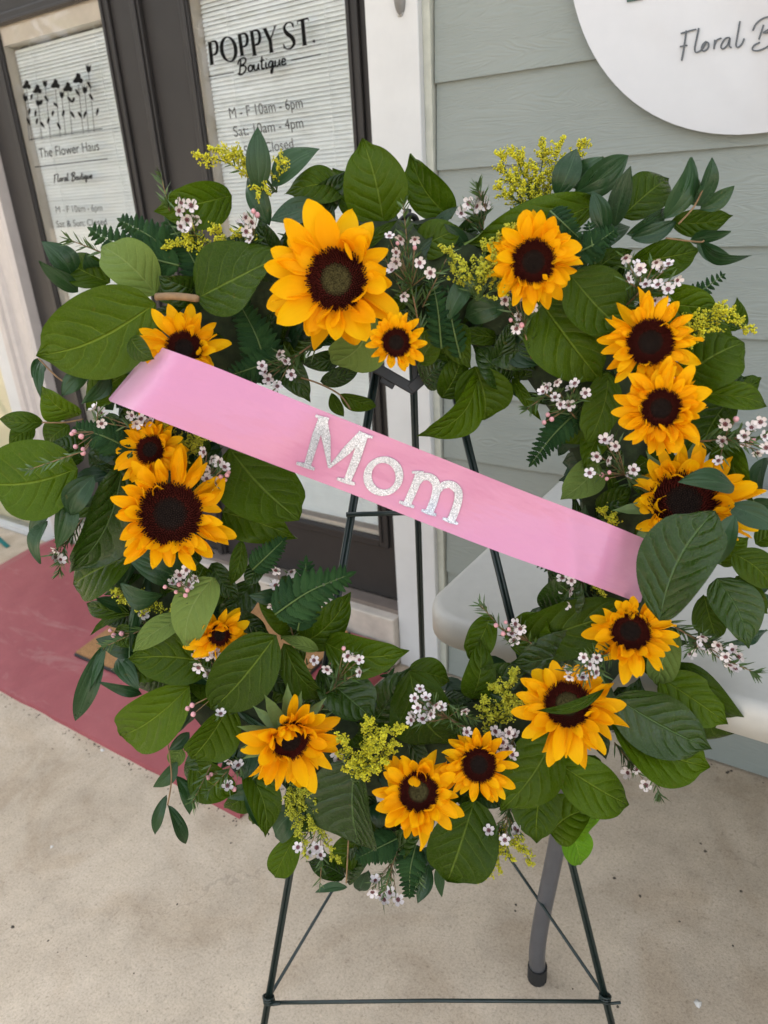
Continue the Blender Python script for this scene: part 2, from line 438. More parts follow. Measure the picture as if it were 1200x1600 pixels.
# wall of lap siding, one object per board; the building's bulk stands behind it
XL, XR = -5.6, 6.0
wall = thing("shop_wall", (0, WALL + .05, 0), "sage green lap siding wall with a white corner board beside the doors", "wall")
mb = MB(); mb.box((XL + .02, WALL + .16, 0), (XR, 9.0, 3.55)); child("building_core", mb, M_SIDE, wall)
mb = MB(); mb.box((-.97, WALL + .014, 0), (XR, WALL + .16, 3.5)); child("sheathing", mb, M_FOOT, wall)
mb = MB(); mb.box((XL, WALL + .10, 2.18), (-1.09, WALL + .16, 3.5)); child("header_panel", mb, M_SIDE, wall)
mb = MB(); mb.box((XL - .1, WALL - .16, 3.5), (XR, 9.1, 3.66)); child("fascia", mb, M_TRIM, wall)
lines = [0.0] + [.194 + .1795 * k for k in range(19)]
cuts = {8: None}
for k in range(len(lines) - 1):
    z0, z1 = lines[k], lines[k + 1] + .02
    if k == 0: z0 = .008
    # butt joints the photograph shows
    joint = {5: -.235, 3: -.53}.get(k, None)
    xs = [-.925] + ([joint] if joint is not None else []) + [1.1 + .37 * ((k * 7) % 5), XR]
    for a, b in zip(xs[:-1], xs[1:]):
        zz0, zz1 = z0, min(z1, 3.49)
        me = MB()
        x0, x1 = a + .0028, b - .0028
        f0, f1 = WALL - .004, WALL + .006          # the lower edge stands proud over the board below
        me.add([(x0, f0, zz0), (x1, f0, zz0), (x1, f1, zz1), (x0, f1, zz1), (x0, WALL + .0138, zz0), (x1, WALL + .0138, zz0), (x1, WALL + .0138, zz1), (x0, WALL + .0138, zz1)],
               [(0, 1, 2, 3), (1, 5, 6, 2), (4, 0, 3, 7), (4, 5, 1, 0), (3, 2, 6, 7)])
        child("siding_board", me, M_SIDE, wall)
mb = MB(); mb.box((-1.085, WALL - .03, 0.004), (-.946, WALL + .05, 3.49)); bevel(child("corner_board", mb, M_TRIM, wall), .003)
mb = MB(); mb.box((-.9455, WALL - .012, 0.004), (-.926, WALL + .013, 3.49)); child("caulk_strip", mb, M_CAULK, wall)
# grey oval cap near the head of the corner board
c0 = at_y(625, -14, WALL - .03)
mb = MB(); n = 20
vs = [(c0.x + .0155 * math.cos(2 * math.pi * k / n), WALL - .0305, c0.z + .048 * math.sin(2 * math.pi * k / n)) for k in range(n)]
vs += [(c0.x + .012 * math.cos(2 * math.pi * k / n), WALL - .040, c0.z + .042 * math.sin(2 * math.pi * k / n)) for k in range(n)]
mb.add(vs, [(k, (k + 1) % n, n + (k + 1) % n, n + k) for k in range(n)] + [tuple(range(n, 2 * n))])
child("oval_cap", mb, plain("grey_cap", (.17, .17, .165), .5), wall, True)
mb = MB()
for k in range(7):
    q = at_y(626 + rnd.uniform(-5, 5), 21 + rnd.uniform(-3, 4), WALL - .032); mb.blob(q, rnd.uniform(.003, .006))
child("caulk_blob", mb, M_TRIM, wall, True)
# left end of the front: moulded casing and white corner post
case = thing("door_casing", (-2.85, WALL, 0), "pale moulded casing standing left of the two dark doors", "door casing")
mb = MB()
prof = [(-2.745, .06), (-2.745, -.005), (-2.765, -.012), (-2.785, -.006), (-2.845, -.006), (-2.855, -.02), (-2.872, -.026), (-2.885, -.018), (-2.892, -.03), (-2.915, -.034), (-2.925, -.03), (-2.925, .06)]
vs = [(x, WALL + y, z) for z in (0.004, 2.3) for x, y in prof]; k = len(prof)
mb.add(vs, [(i, i + 1, k + i + 1, k + i) for i in range(k - 1)])
child("casing_moulding", mb, M_CASE, case)
mb = MB(); mb.box((-3.02, WALL - .02, 0.004), (-2.9255, WALL + .099, 3.49)); bevel(child("flat_post", mb, M_TRIM, case), .004)
# tall shop window left of the casing, its bright reflection painted as a cream sheet
M_GLARE = plain("cream_glare", (.78, .72, .52), .8, var=.10, nscale=3)
sw = thing("shop_window", (-4.0, WALL, 0), "tall shop window at the far left, its bright reflection painted cream", "window")
mb = MB(); mb.box((-5.5, WALL, .004), (-3.0205, WALL + .06, .03)); child("sill", mb, M_TRIM, sw)
mb = MB(); mb.box((-5.5, WALL, 2.18), (-3.0205, WALL + .06, 2.3)); child("head", mb, M_TRIM, sw)
mb = MB(); mb.box((-3.065, WALL + .004, .0305), (-3.0205, WALL + .056, 2.1795)); mb.box((-5.5, WALL + .004, .0305), (-5.45, WALL + .056, 2.1795)); child("jamb", mb, M_TRIM, sw)
mb = MB(); mb.add([(-5.449, WALL + .03, .031), (-3.066, WALL + .03, .031), (-3.066, WALL + .03, 2.179), (-5.449, WALL + .03, 2.179)], [(0, 1, 2, 3)]); child("pane", mb, M_GLASS, sw)
mb = MB(); mb.add([(-5.449, WALL + .066, .02), (-3.03, WALL + .066, .02), (-3.03, WALL + .066, 2.19), (-5.449, WALL + .066, 2.19)], [(0, 1, 2, 3)]); child("glare_sheet", mb, M_GLARE, sw)  # cream colour stands for bright daylight mirrored in the pane

# trees across the lot: they stand behind the camera and show in the panes and the sign
M_TLEAF = plain("tree_leaf", (.045, .075, .015), .6, var=.4, nscale=2)
M_TBARK = plain("tree_bark", (.11, .085, .06), .9, var=.3, nscale=8)
def tree(x, y, h, seed, nleaf, label):
    R_ = random.Random(seed); t = thing("tree", (x, y, 0), label, "tree", "trees across the lot")
    mb = MB(); tips = []
    top = V((x + R_.uniform(-.4, .4), y, h * .62)); base = V((x, y, 0))
    mb.tube([base, base.lerp(top, .5) + V((.15, 0, 0)), top], [.20, .15, .09], 9)
    for k in range(15):
        p = base.lerp(top, R_.uniform(.4, 1)); a = R_.uniform(0, 6.28); L = h * R_.uniform(.2, .42)
        q = p + V((math.cos(a) * L * .8, math.sin(a) * L * .8, L * R_.uniform(.4, 1)))
        mb.tube([p, p.lerp(q, .5) + V((0, 0, .1 * L)), q], [.06, .04, .012], 6); tips += [p.lerp(q, .6), q, q]
        for j in range(5):
            p2 = p.lerp(q, R_.uniform(.4, 1)); q2 = p2 + V((R_.gauss(0, 1), R_.gauss(0, 1), R_.uniform(.1, 1.2))) * h * .07
            mb.tube([p2, q2], [.018, .005], 5); tips.append(q2)
    child("trunk", mb, M_TBARK, t, True)
    if nleaf:
        mb = MB()
        for k in range(nleaf):
            c = R_.choice(tips) + V((R_.gauss(0, 1), R_.gauss(0, 1), R_.gauss(0, .8))) * h * .05
            a = V((R_.gauss(0, 1), R_.gauss(0, 1), R_.gauss(0, 1))).normalized(); b = a.cross(V((R_.gauss(0, 1), R_.gauss(0, 1), R_.gauss(0, 1)))).normalized(); s_ = R_.uniform(.07, .15)
            mb.add([c - a * s_, c + b * s_ * .5, c + a * s_, c - b * s_ * .5], [(0, 1, 2, 3)])
        child("crown", mb, M_TLEAF, t)
for x, y, h, n_, l_ in ((-11.5, -5.5, 7.5, 5200, "leafy tree across the lot, nearest the doors' side"), (-9.0, -10.0, 8.5, 5200, "tall leafy tree across the lot behind the viewer"), (-2.2, -12.5, 8.0, 500, "thinly leaved tree across the lot mirrored in the sign"),
                        (3.5, -11.0, 7.0, 4200, "short full tree across the lot on the right"), (-16.0, -3.0, 8.0, 4200, "leafy tree farthest to the left across the lot")):
    tree(x, y, h, int(h * 10 - x), n_, l_)

# ------------------------------------------------------------------ doors
DY = WALL + .035                             # face of the doors
def door(x0, x1, gx0, gx1, label):
    zb, zt, gz0, gz1 = .20, 2.16, .415, 1.985
    d = thing("shop_door", ((x0 + x1) / 2, DY, zb), label, "door")
    mb = MB()
    mb.box((x0, DY, zb), (gx0, DY + .045, zt)); mb.box((gx1, DY, zb), (x1, DY + .045, zt))
    child("stile", mb, M_DOOR, d)
    mb = MB(); mb.box((gx0 + .0004, DY + .0005, zb), (gx1 - .0004, DY + .0445, gz0)); child("bottom_rail", mb, M_DOOR, d)
    mb = MB(); mb.box((gx0 + .0004, DY + .0005, gz1), (gx1 - .0004, DY + .0445, zt)); child("top_rail", mb, M_DOOR, d)
    # raised moulding round the pane
    def frame(ix, w_, y0, y1):
        m_ = MB(); a, b, c, e = gx0 - ix, gx1 + ix, gz0 - ix, gz1 + ix
        m_.box((a, y0, c), (a + w_, y1, e)); m_.box((b - w_, y0, c), (b, y1, e))
        m_.box((a + w_ + .0003, y0, c), (b - w_ - .0003, y1, c + w_)); m_.box((a + w_ + .0003, y0, e - w_), (b - w_ - .0003, y1, e))
        return m_
    bevel(child("pane_moulding", frame(.030, .034, DY - .012, DY - .0006), M_DOOR, d), .004)
    bevel(child("pane_bead", frame(.010, .010, DY - .018, DY - .0125), M_DOOR, d), .002)
    mb = MB(); ry = DY + .040
    mb.box((gx0 - .02, DY + .0460, gz0 - .02), (gx0 - .0015, ry + .03, gz1 + .02))
    mb.box((gx1 + .0015, DY + .0460, gz0 - .02), (gx1 + .02, ry + .03, gz1 + .02))
    mb.box((gx0 + .0007, DY + .004, gz0 + .0007), (gx0 + .004, ry + .02, gz1 - .0007))
    mb.box((gx1 - .004, DY + .004, gz0 + .0007), (gx1 - .0007, ry + .02, gz1 - .0007))
    mb.box((gx0 + .0045, DY + .004, gz0 + .0007), (gx1 - .0045, ry + .02, gz0 + .018))
    mb.box((gx0 + .0045, DY + .004, gz1 - .055), (gx1 - .0045, ry + .02, gz1 - .0007))
    child("pane_reveal", mb, M_REVEAL, d)
    mb = MB(); mb.add([(gx0, DY + .0035, gz0), (gx1, DY + .0035, gz0), (gx1, DY + .0035, gz1), (gx0, DY + .0035, gz1)], [(0, 1, 2, 3)])
    child("pane", mb, M_GLASS, d)
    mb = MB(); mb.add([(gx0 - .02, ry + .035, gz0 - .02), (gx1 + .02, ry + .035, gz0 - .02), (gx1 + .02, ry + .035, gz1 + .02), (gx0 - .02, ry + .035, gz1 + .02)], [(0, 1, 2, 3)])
    child("unlit_room_sheet", mb, M_ROOM, d)  # flat dark sheet in place of the unlit room's darkness
    mb = MB()
    for fx in (.2, .82):
        xx = gx0 + (gx1 - gx0) * fx; mb.tube([(xx, ry - .010, gz0 + .02), (xx, ry - .010, gz1 - .05)], .0009, 4)
    bl = child("blind", mb, M_SLAT, d)
    sl = MB(); L = (gx1 - gx0 - .014) / 2; n_ = 4
    vs = []
    for i in range(n_ + 1):
        a = -1 + 2 * i / n_
        yy, z_ = a * .0026, a * .0053 ; yy -= .0010 * (1 - a * a)
        vs += [(-L, yy, z_), (L, yy, z_)]
    sl.add(vs, [(2 * i, 2 * i + 1, 2 * i + 3, 2 * i + 2) for i in range(n_)])
    sm = sl.mesh("slat", M_SLAT)
    z = gz0 + .024
    while z < gz1 - .06:
        o = link("slat", sm, bl)
        o.location = ((gx0 + gx1) / 2, ry, z); o.rotation_euler = (rnd.uniform(-.09, .09), rnd.uniform(-.0012, .0012), 0)
        z += .0104
    return d
dl = door(-2.742, -1.905, -2.585, -2.045, "dark door carrying the tulip drawing on its pane")
dr = door(-1.893, -1.087, -1.700, -1.172, "dark door lettered for the boutique, next to the white corner board")
mb = MB(); mb.box((-1.918, DY - .016, .2), (-1.880, DY - .0008, 2.16)); mb.box((-1.910, DY - .024, .2), (-1.888, DY - .0165, 2.16))
o = child("astragal", mb, M_DOOR, dr); bevel(o, .003)
th = thing("door_threshold", (-1.9, WALL, 0), "weathered beige threshold strip under the two dark doors", "threshold")
mb = MB(); mb.box((-2.74, WALL - .055, .01), (-1.088, WALL + .09, .183)); bevel(child("sill_board", mb, M_SILL, th), .005)
mb = MB(); mb.box((-2.739, WALL - .02, .1835), (-1.0885, WALL + .03, .199)); child("sill_strip", mb, M_BOOT, th)

# --- lettering on the panes: flat vinyl standing just off the glass
GY = DY + .0028
INKW = [1.0]
def stroke(mb, pts, wpx, f, k=0.0):
    """flat ribbon along picture points, laid on the surface that f returns"""
    n_ = len(pts)
    ww = [q * INKW[0] for q in (wpx if isinstance(wpx, (list, tuple)) else [wpx] * n_)]
    L_, R_ = [], []
    for i, p in enumerate(pts):
        a = V(pts[max(0, i - 1)]); b = V(pts[min(n_ - 1, i + 1)]); t_ = (b - a)
        t_ = t_.normalized() if t_.length > 1e-6 else V((1, 0))
        nn = V((-t_.y, t_.x)) * ww[i] / 2
        L_.append(f(p[0] + nn.x, p[1] + nn.y, k)); R_.append(f(p[0] - nn.x, p[1] - nn.y, k))
    mb.add(L_ + R_, [(i, i + 1, n_ + i + 1, n_ + i) for i in range(n_ - 1)])
def curve(pts, m_=6):
    """Catmull-Rom through the points"""
    P = [V(p) for p in pts]; out = []
    for i in range(len(P) - 1):
        a, b, c, e = P[max(0, i - 1)], P[i], P[i + 1], P[min(len(P) - 1, i + 2)]
        for k in range(m_):
            t_ = k / m_
            out.append(.5 * (2 * b + (c - a) * t_ + (2 * a - 5 * b + 4 * c - e) * t_ ** 2 + (-a + 3 * b - 3 * c + e) * t_ ** 3))
    out.append(P[-1]); return out
lay = [0]
def on_pane(sx, ox, oy):
    lay[0] += 1; base = lay[0]
    def f(x, y, k=0): return at_y(ox + x / sx, oy + y / sx, GY - .00004 * (k % 40))
    return f
def ell(cx, cy, rx, ry, a0=0, a1=360, n_=18):
    return [(cx + rx * math.cos(math.radians(a0 + (a1 - a0) * i / n_)), cy + ry * math.sin(math.radians(a0 + (a1 - a0) * i / n_))) for i in range(n_ + 1)]
def text_on(s, p0, p1, hpx, f, name, m_, parent, k=0):
    cu = bpy.data.curves.new("t", 'FONT'); cu.body = s; cu.size = 1
    to = bpy.data.objects.new("t", cu); COL.objects.link(to)
    bpy.context.view_layer.update()
    me = bpy.data.meshes.new_from_object(to.evaluated_get(bpy.context.evaluated_depsgraph_get()))
    bpy.data.objects.remove(to); bpy.data.curves.remove(cu)
    xs = [v.co.x for v in me.vertices]; x0, x1 = min(xs), max(xs)
    p0, p1 = V(p0), V(p1)
    up = V((-(.16) * hpx, -hpx)) / .70
    for v in me.vertices:
        q = p0 + (p1 - p0) * ((v.co.x - x0) / (x1 - x0)) + up * v.co.y
        v.co = f(q.x, q.y, k)
    me.materials.clear(); me.materials.append(m_)
    o = link(name, me, parent); o.matrix_parent_inverse = Matrix.Translation(-parent.location)
    return o
# handwriting, one stroke font: (advance, strokes); baseline 0, x-height .42, ascender 1
SCRIPT = {
 'F': (.62, [[(.3, .95), (.2, .4), (.14, -.1)], [(.12, .86), (.4, .93), (.66, .98)], [(.1, .42), (.38, .47)]]),
 'l': (.3, [[(.12, .98), (.06, .5), (.03, .12), (.1, .0), (.26, .1)]]),
 'o': (.36, [[(.2, .42), (.06, .34), (.04, .1), (.16, .0), (.28, .12), (.28, .32), (.2, .42), (.3, .34), (.38, .36)]]),
 'r': (.34, [[(.06, .42), (.06, .0)], [(.07, .22), (.18, .4), (.32, .42)]]),
 'a': (.42, [[(.32, .38), (.16, .42), (.04, .22), (.08, .02), (.22, .06), (.32, .36), (.31, .1), (.4, .03)]]),
 'B': (.66, [[(.24, .86), (.18, .4), (.12, -.12)], [(.04, .62), (.16, .92), (.44, 1.0), (.56, .84), (.46, .62), (.22, .5), (.48, .44), (.54, .2), (.36, -.04), (.14, -.1), (.04, .06)]]),
 'u': (.42, [[(.05, .42), (.04, .1), (.14, .0), (.28, .14), (.32, .42), (.31, .1), (.4, .02)]]),
 't': (.3, [[(.14, .85), (.1, .2), (.14, .0), (.28, .06)], [(.0, .55), (.28, .6)]]),
 'i': (.2, [[(.08, .42), (.06, .08), (.12, .0), (.2, .06)], [(.1, .62), (.11, .66)]]),
 'q': (.42, [[(.3, .38), (.16, .42), (.04, .22), (.1, .02), (.24, .1), (.32, .4), (.28, -.2), (.2, -.4), (.18, -.2), (.42, .08)]]),
 'e': (.34, [[(.03, .18), (.24, .26), (.22, .4), (.1, .4), (.03, .16), (.12, .0), (.32, .1)]]),
 ' ': (.3, [])}
def script_on(s, p0, p1, hpx, wpx, f, mb, slant=.05):
    tot = sum(SCRIPT[c][0] for c in s); p0, p1 = V(p0), V(p1); x = 0; k = 0
    ax = (p1 - p0) / tot; up = V((-slant * hpx, -hpx))
    for c in s:
        for st in SCRIPT[c][1]:
            k += 1
            stroke(mb, [p0 + ax * (x + q.x) + up * q.y for q in curve(st, 5)], wpx, f, k)
        x += SCRIPT[c][0]

INKW[0] = 1.28
# boutique name on the right pane (coordinates read off a 4x enlargement)
f = on_pane(4, 280, 0)
def P_(x, y, x2, y2, bw):
    mb = MB(); h_ = y2 - y
    stroke(mb, [(x, y), (x2, y2)], 18, f, 1)
    stroke(mb, [(x - 14, y + 3), (x + 12, y - 3)], 4, f, 2); stroke(mb, [(x2 - 16, y2 + 2), (x2 + 14, y2 - 4)], 4, f, 3)
    b = curve([(x + 4, y + 1), (x + bw * .75, y - 2), (x + bw, y + h_ * .25), (x + bw * .8, y + h_ * .52), (x + 8, y + h_ * .58)], 5)
    stroke(mb, b, [6 + 9 * math.sin(math.pi * i / (len(b) - 1)) for i in range(len(b))], f, 4)
    return mb
child("letter_p", P_(190, 262, 205, 405, 48), M_INK, dr)
mb = MB(); e = [(p[0] + (p[1] - 308) * .10, p[1]) for p in ell(309, 308, 44, 76, -90, 270, 28)]
stroke(mb, e, [6 + 13 * abs(math.cos(2 * math.pi * (i / 28) - math.pi / 2)) for i in range(29)], f, 5); child("letter_o", mb, M_INK, dr)
child("letter_p", P_(376, 214, 394, 350, 50), M_INK, dr)
child("letter_p", P_(452, 194, 472, 348, 52), M_INK, dr)
mb = MB(); stroke(mb, [(533, 178), (569, 255)], 18, f, 1); stroke(mb, [(600, 162), (569, 255)], 7, f, 2); stroke(mb, [(568, 248), (577, 328)], 18, f, 3)
stroke(mb, [(520, 182), (548, 174)], 4, f, 4); stroke(mb, [(588, 165), (610, 159)], 4, f, 5); stroke(mb, [(560, 331), (592, 324)], 4, f, 6); child("letter_y", mb, M_INK, dr)
mb = MB(); b = curve([(712, 168), (700, 142), (672, 145), (656, 175), (672, 208), (704, 234), (718, 268), (700, 300), (668, 305), (652, 278)], 5)
stroke(mb, b, [7 + 15 * math.exp(-((i / (len(b) - 1) - .52) / .2) ** 2) for i in range(len(b))], f, 1); stroke(mb, [(712, 140), (714, 172)], 4, f, 2); stroke(mb, [(651, 272), (655, 306)], 4, f, 3); child("letter_s", mb, M_INK, dr)
mb = MB(); stroke(mb, [(736, 133), (806, 114)], 9, f, 1); stroke(mb, [(770, 124), (784, 282)], 19, f, 2); stroke(mb, [(737, 132), (740, 152)], 4, f, 3); stroke(mb, [(805, 114), (810, 132)], 4, f, 4); stroke(mb, [(768, 286), (800, 279)], 4, f, 5); child("letter_t", mb, M_INK, dr)
mb = MB(); c_ = ell(842, 258, 9, 10, 0, 330, 11); mb.add([f(*p) for p in c_], [tuple(range(12))]); child("full_stop", mb, M_INK, dr)
mb = MB(); script_on("Boutique", (365, 462), (672, 402), 92, 9, f, mb); child("script_lettering", mb, M_INK, dr)
mb = MB(); stroke(mb, [(185, 481), (342, 452)], 5, f, 1); stroke(mb, [(698, 378), (885, 339)], 5, f, 2); child("rule_line", mb, M_INK, dr)
text_on("M - F 10am - 6pm", (318, 742), (774, 672), 68, f, "hours_lettering", M_INK2, dr, 0)
text_on("Sat: 10am - 4pm", (345, 856), (778, 796), 66, f, "hours_lettering", M_INK2, dr, 0)
text_on("Sun: Closed", (412, 975), (716, 925), 64, f, "hours_lettering", M_INK2, dr, 0)
# left pane (6x enlargement, from y = 180)
f = on_pane(6, 0, 180)
text_on("The Flower Haus", (372, 402), (932, 328), 92, f, "name_lettering", M_INK, dl, 1)
mb = MB(); script_on("Floral Boutique", (500, 628), (868, 592), 74, 9, f, mb); child("script_lettering", mb, M_INK2, dl)
mb = MB(); stroke(mb, [(275, 230), (960, 125)], 7, f, 1); stroke(mb, [(325, 487), (1010, 408)], 9, f, 2); child("rule_line", mb, M_INK2, dl)
text_on("M - F 10am - 6pm", (528, 915), (962, 896), 62, f, "hours_lettering", M_INK2, dl)
text_on("Sat & Sun: Closed", (532, 1052), (1004, 1028), 62, f, "hours_lettering", M_INK2, dl)
f = on_pane(6, 0, 0)
def spot(pts, k):
    mb.add([f(x, y, k) for x, y in pts], [tuple(range(len(pts)))])
def bloom(x, y, r, k):
    pts = []
    for i in range(30):
        a = 2 * math.pi * i / 30 + .3
        rr = r * (.78 + .22 * math.cos(3 * (a + math.pi / 2)) + .06 * math.cos(7 * a))
        pts.append((x + rr * math.cos(a), y + 1.12 * rr * math.sin(a)))
    spot(pts, k)
def tulip(x, y, s, k):
    spot([(x - 22 * s, y - 38 * s), (x - 8 * s, y - 14 * s), (x - 2 * s, y - 42 * s), (x + 6 * s, y - 12 * s), (x + 22 * s, y - 34 * s), (x + 22 * s, y + 14 * s), (x + 10 * s, y + 36 * s), (x - 4 * s, y + 36 * s), (x - 18 * s, y + 10 * s)], k)
mb = MB(); k = 0
for x, y, r in ((250, 800, 44), (350, 842, 46), (520, 792, 48), (637, 822, 48), (732, 742, 52)): k += 1; bloom(x, y, r, k)
for x, y, s in ((828, 640, 1.15), (420, 780, 1), (235, 915, 1.05), (355, 960, 1), (578, 885, 1), (793, 838, 1.1)): k += 1; tulip(x, y, s, k)
for x, y, x2, y2 in ((300, 880, 290, 940), (395, 930, 380, 990), (415, 895, 455, 955), (500, 960, 545, 1005), (630, 905, 680, 965), (695, 910, 680, 965), (705, 835, 750, 905), (815, 760, 855, 830), (835, 880, 875, 940), (280, 1010, 270, 1080), (335, 1030, 330, 1095), (500, 1035, 490, 1090), (600, 1030, 585, 1095), (660, 1040, 700, 1110), (730, 1045, 770, 1110), (805, 1040, 785, 1110), (920, 1010, 905, 1085), (250, 1105, 285, 1180), (350, 1105, 340, 1170), (380, 1140, 415, 1200), (460, 1100, 445, 1160), (535, 1145, 570, 1215)):
    k += 1; stroke(mb, [(x, y), (x * .7 + x2 * .3, y * .7 + y2 * .3), (x * .35 + x2 * .65, y * .35 + y2 * .65), (x2, y2)], [4, 19, 17, 3], f, k)
for x, y in ((250, 840), (350, 880), (520, 835), (637, 865), (735, 790), (830, 680), (425, 815), (240, 950), (580, 920), (795, 870)):
    k += 1; yb = 1325 - (x - 250) * .15; stroke(mb, [(x, y), (x + (yb - y) * .10, yb)], 4, f, k)
child("flower_drawing", mb, M_INK, dl)

INKW[0] = 1.0
# ------------------------------------------------------------------ round sign
SY = WALL - .02
sg = thing("round_sign", (-.238, SY, 1.84), "round glossy white sign with grey script hung on the green siding", "sign")
SC, SR = V((-.241, SY, 1.84)), .371
mb = MB(); n = 96
for rr, yy in ((SR, 0), ):
    vs = [(SC.x + SR * math.cos(2 * math.pi * k / n), SC.y - .005, SC.z + SR * math.sin(2 * math.pi * k / n)) for k in range(n)]
    vs += [(x, SC.y + .005, z) for x, y, z in vs]
    mb.add(vs, [tuple(range(n)), tuple(range(2 * n - 1, n - 1, -1))] + [((k + 1) % n, k, n + k, n + (k + 1) % n) for k in range(n)])
child("sign_disc", mb, M_SIGN, sg)
for dz in (.2, -.2):
    mb = MB(); mb.tube([(SC.x, SC.y + .005, SC.z + dz), (SC.x, WALL - .002, SC.z + dz)], .02, 12); child("standoff", mb, M_LEG, sg)
lay[0] = 0
def fs_(x, y, k=0): return at_y(900 + x / 4, y / 4, SC.y - .0072 - .00004 * (k % 30))
def sstroke(mb, pts, wd, k): stroke(mb, pts, wd, fs_, k)
def solid(o, th_): m_ = o.modifiers.new("thickness", 'SOLIDIFY'); m_.thickness = th_; m_.offset = 0; return o
mb = MB()
for k, st in enumerate([[(690, 190), (676, 290), (660, 380)], [(655, 210), (700, 196), (752, 183)], [(650, 292), (696, 283)],
    [(768, 175), (750, 260), (742, 305), (752, 328), (785, 310), (815, 262), (795, 275), (785, 305), (800, 320), (825, 300), (828, 270), (812, 262)],
    [(868, 248), (862, 308)], [(864, 285), (880, 252), (910, 238)],
    [(962, 235), (935, 240), (910, 275), (908, 300), (925, 303), (950, 275), (962, 238), (958, 285), (972, 298)],
    [(1025, 132), (1008, 230), (1000, 280), (1012, 296), (1036, 276), (1052, 240)],
    [(1172, 155), (1158, 200), (1142, 248)], [(1105, 192), (1125, 150), (1170, 115), (1230, 102), (1262, 122), (1240, 165), (1170, 205), (1240, 205), (1250, 240), (1200, 290), (1140, 316), (1104, 312), (1112, 285), (1150, 265)]]):
    sstroke(mb, curve(st, 5), 10, k)
script_on("outique", (1290, 262), (1640, 205), 190, 10, fs_, mb)
solid(child("sign_script", mb, M_SIGNINK, sg), .002)
mb = MB()
for k, (a, b) in enumerate((((318, 6), (420, -12)), ((320, -60), (428, -78)))): sstroke(mb, [a, b], 17, k)
for k, (a, b) in enumerate((((360, -2), (352, -60)), ((412, -10), (404, -70)))): sstroke(mb, [a, b], 15, k + 5)
solid(child("sign_emblem", mb, M_SIGNGREEN, sg), .002)

# ------------------------------------------------------------------ mat, table, teal rod, litter
mt = thing("door_mat", (-1.66, 1.36, .06), "brown coir mat lying on the red ramp before the doors", "door mat")
mb = MB(); vs = []
for x, y in ((-2.05, 1.115), (-1.25, 1.115), (-1.25, 1.585), (-2.05, 1.585)): vs.append((x, y, rz(x, y) + .002))
vs += [(x, y, z + .014) for x, y, z in vs]
mb.add(vs, [(4, 5, 6, 7), (0, 1, 5, 4), (1, 2, 6, 5), (2, 3, 7, 6), (3, 0, 4, 7)])
child("coir_pile", mb, M_COIR, mt)
mb = MB()
mb.tube([(-2.052, 1.113, rz(0, 1.113) + .006), (-1.248, 1.113, rz(0, 1.113) + .006), (-1.248, 1.587, rz(0, 1.587) + .006), (-2.052, 1.587, rz(0, 1.587) + .006), (-2.052, 1.113, rz(0, 1.113) + .006)], .006, 6)
child("bound_edge", mb, M_FOOT, mt)

TZ, TT = .785, .05
tb = thing("folding_table", (.3, 1.24, 0), "white plastic folding table against the siding behind the wreath", "table")
tx0, tx1, ty0, ty1, cr_ = -.535, 1.28, .857, 1.633, .075
out = []
for cx, cy, a0 in ((tx1 - cr_, ty0 + cr_, -90), (tx1 - cr_, ty1 - cr_, 0), (tx0 + cr_, ty1 - cr_, 90), (tx0 + cr_, ty0 + cr_, 180)):
    for k in range(9):
        a = math.radians(a0 + 90 * k / 8); out.append((cx + cr_ * math.cos(a), cy + cr_ * math.sin(a)))
n = len(out)
mb = MB()
rings = [(.0, TZ - TT), (.0, TZ - .016), (.0025, TZ - .006), (.009, TZ), (.016, TZ + .0008)]
cxm, cym = (tx0 + tx1) / 2, (ty0 + ty1) / 2
vs = []
for ins, z in rings:
    for x, y in out:
        dx, dy = x - max(tx0 + cr_, min(tx1 - cr_, x)), y - max(ty0 + cr_, min(ty1 - cr_, y))
        L = math.hypot(dx, dy) or 1; vs.append((x - ins * dx / L, y - ins * dy / L, z))
fs = [(i * n + k, i * n + (k + 1) % n, (i + 1) * n + (k + 1) % n, (i + 1) * n + k) for i in range(len(rings) - 1) for k in range(n)]
fs.append(tuple((len(rings) - 1) * n + k for k in range(n))); fs.append(tuple(range(n - 1, -1, -1)))
mb.add(vs, fs); o = child("tabletop", mb, M_TABLE, tb, True)
o.data.polygons[len(o.data.polygons) - 1].use_smooth = False; o.data.polygons[len(o.data.polygons) - 2].use_smooth = False
mb = MB()
for y in (ty0 + .09, ty1 - .09): mb.box((tx0 + .16, y - .012, TZ - TT - .028), (tx1 - .06, y + .012, TZ - TT - .0005))
child("apron_rail", mb, M_LEG, tb)
for sx, sy in ((0, 0), (0, 1), (1, 0), (1, 1)):
    fx = -.318 if sx == 0 else tx1 - .23
    fy = .895 if sy == 0 else 1.58
    inw = 1 if sx == 0 else -1
    iy = 1 if sy == 0 else -1
    pts = curve([(fx, fy, 0.03), (fx - .002 * inw, fy, .08), (fx + .001 * inw, fy + .010 * iy, .16), (fx + .012 * inw, fy + .028 * iy, .30), (fx + .028 * inw, fy + .045 * iy, .5), (fx + .04 * inw, fy + .05 * iy, TZ - TT - .006)], 4)
    mb = MB(); mb.tube(pts, .0155, 14)
    lg = child("leg", mb, M_LEG, tb, True)
    mb = MB(); mb.tube([(fx, fy, 0), (fx, fy, .036)], .0185, 14)
    mb.build("leg_cap", M_FOOT, lg)

a = at_z(13, 855, 0.0)
mb = MB(); mb.tube([a, a + V((-.14, -.04, .14)), a + V((-.55, -.14, .55))], .010, 8)
o = mb.build("teal_rod", M_TEAL, None, True); o['label'] = "teal painted rod leaning beside the shop window at the far left"; o['category'] = "rod"

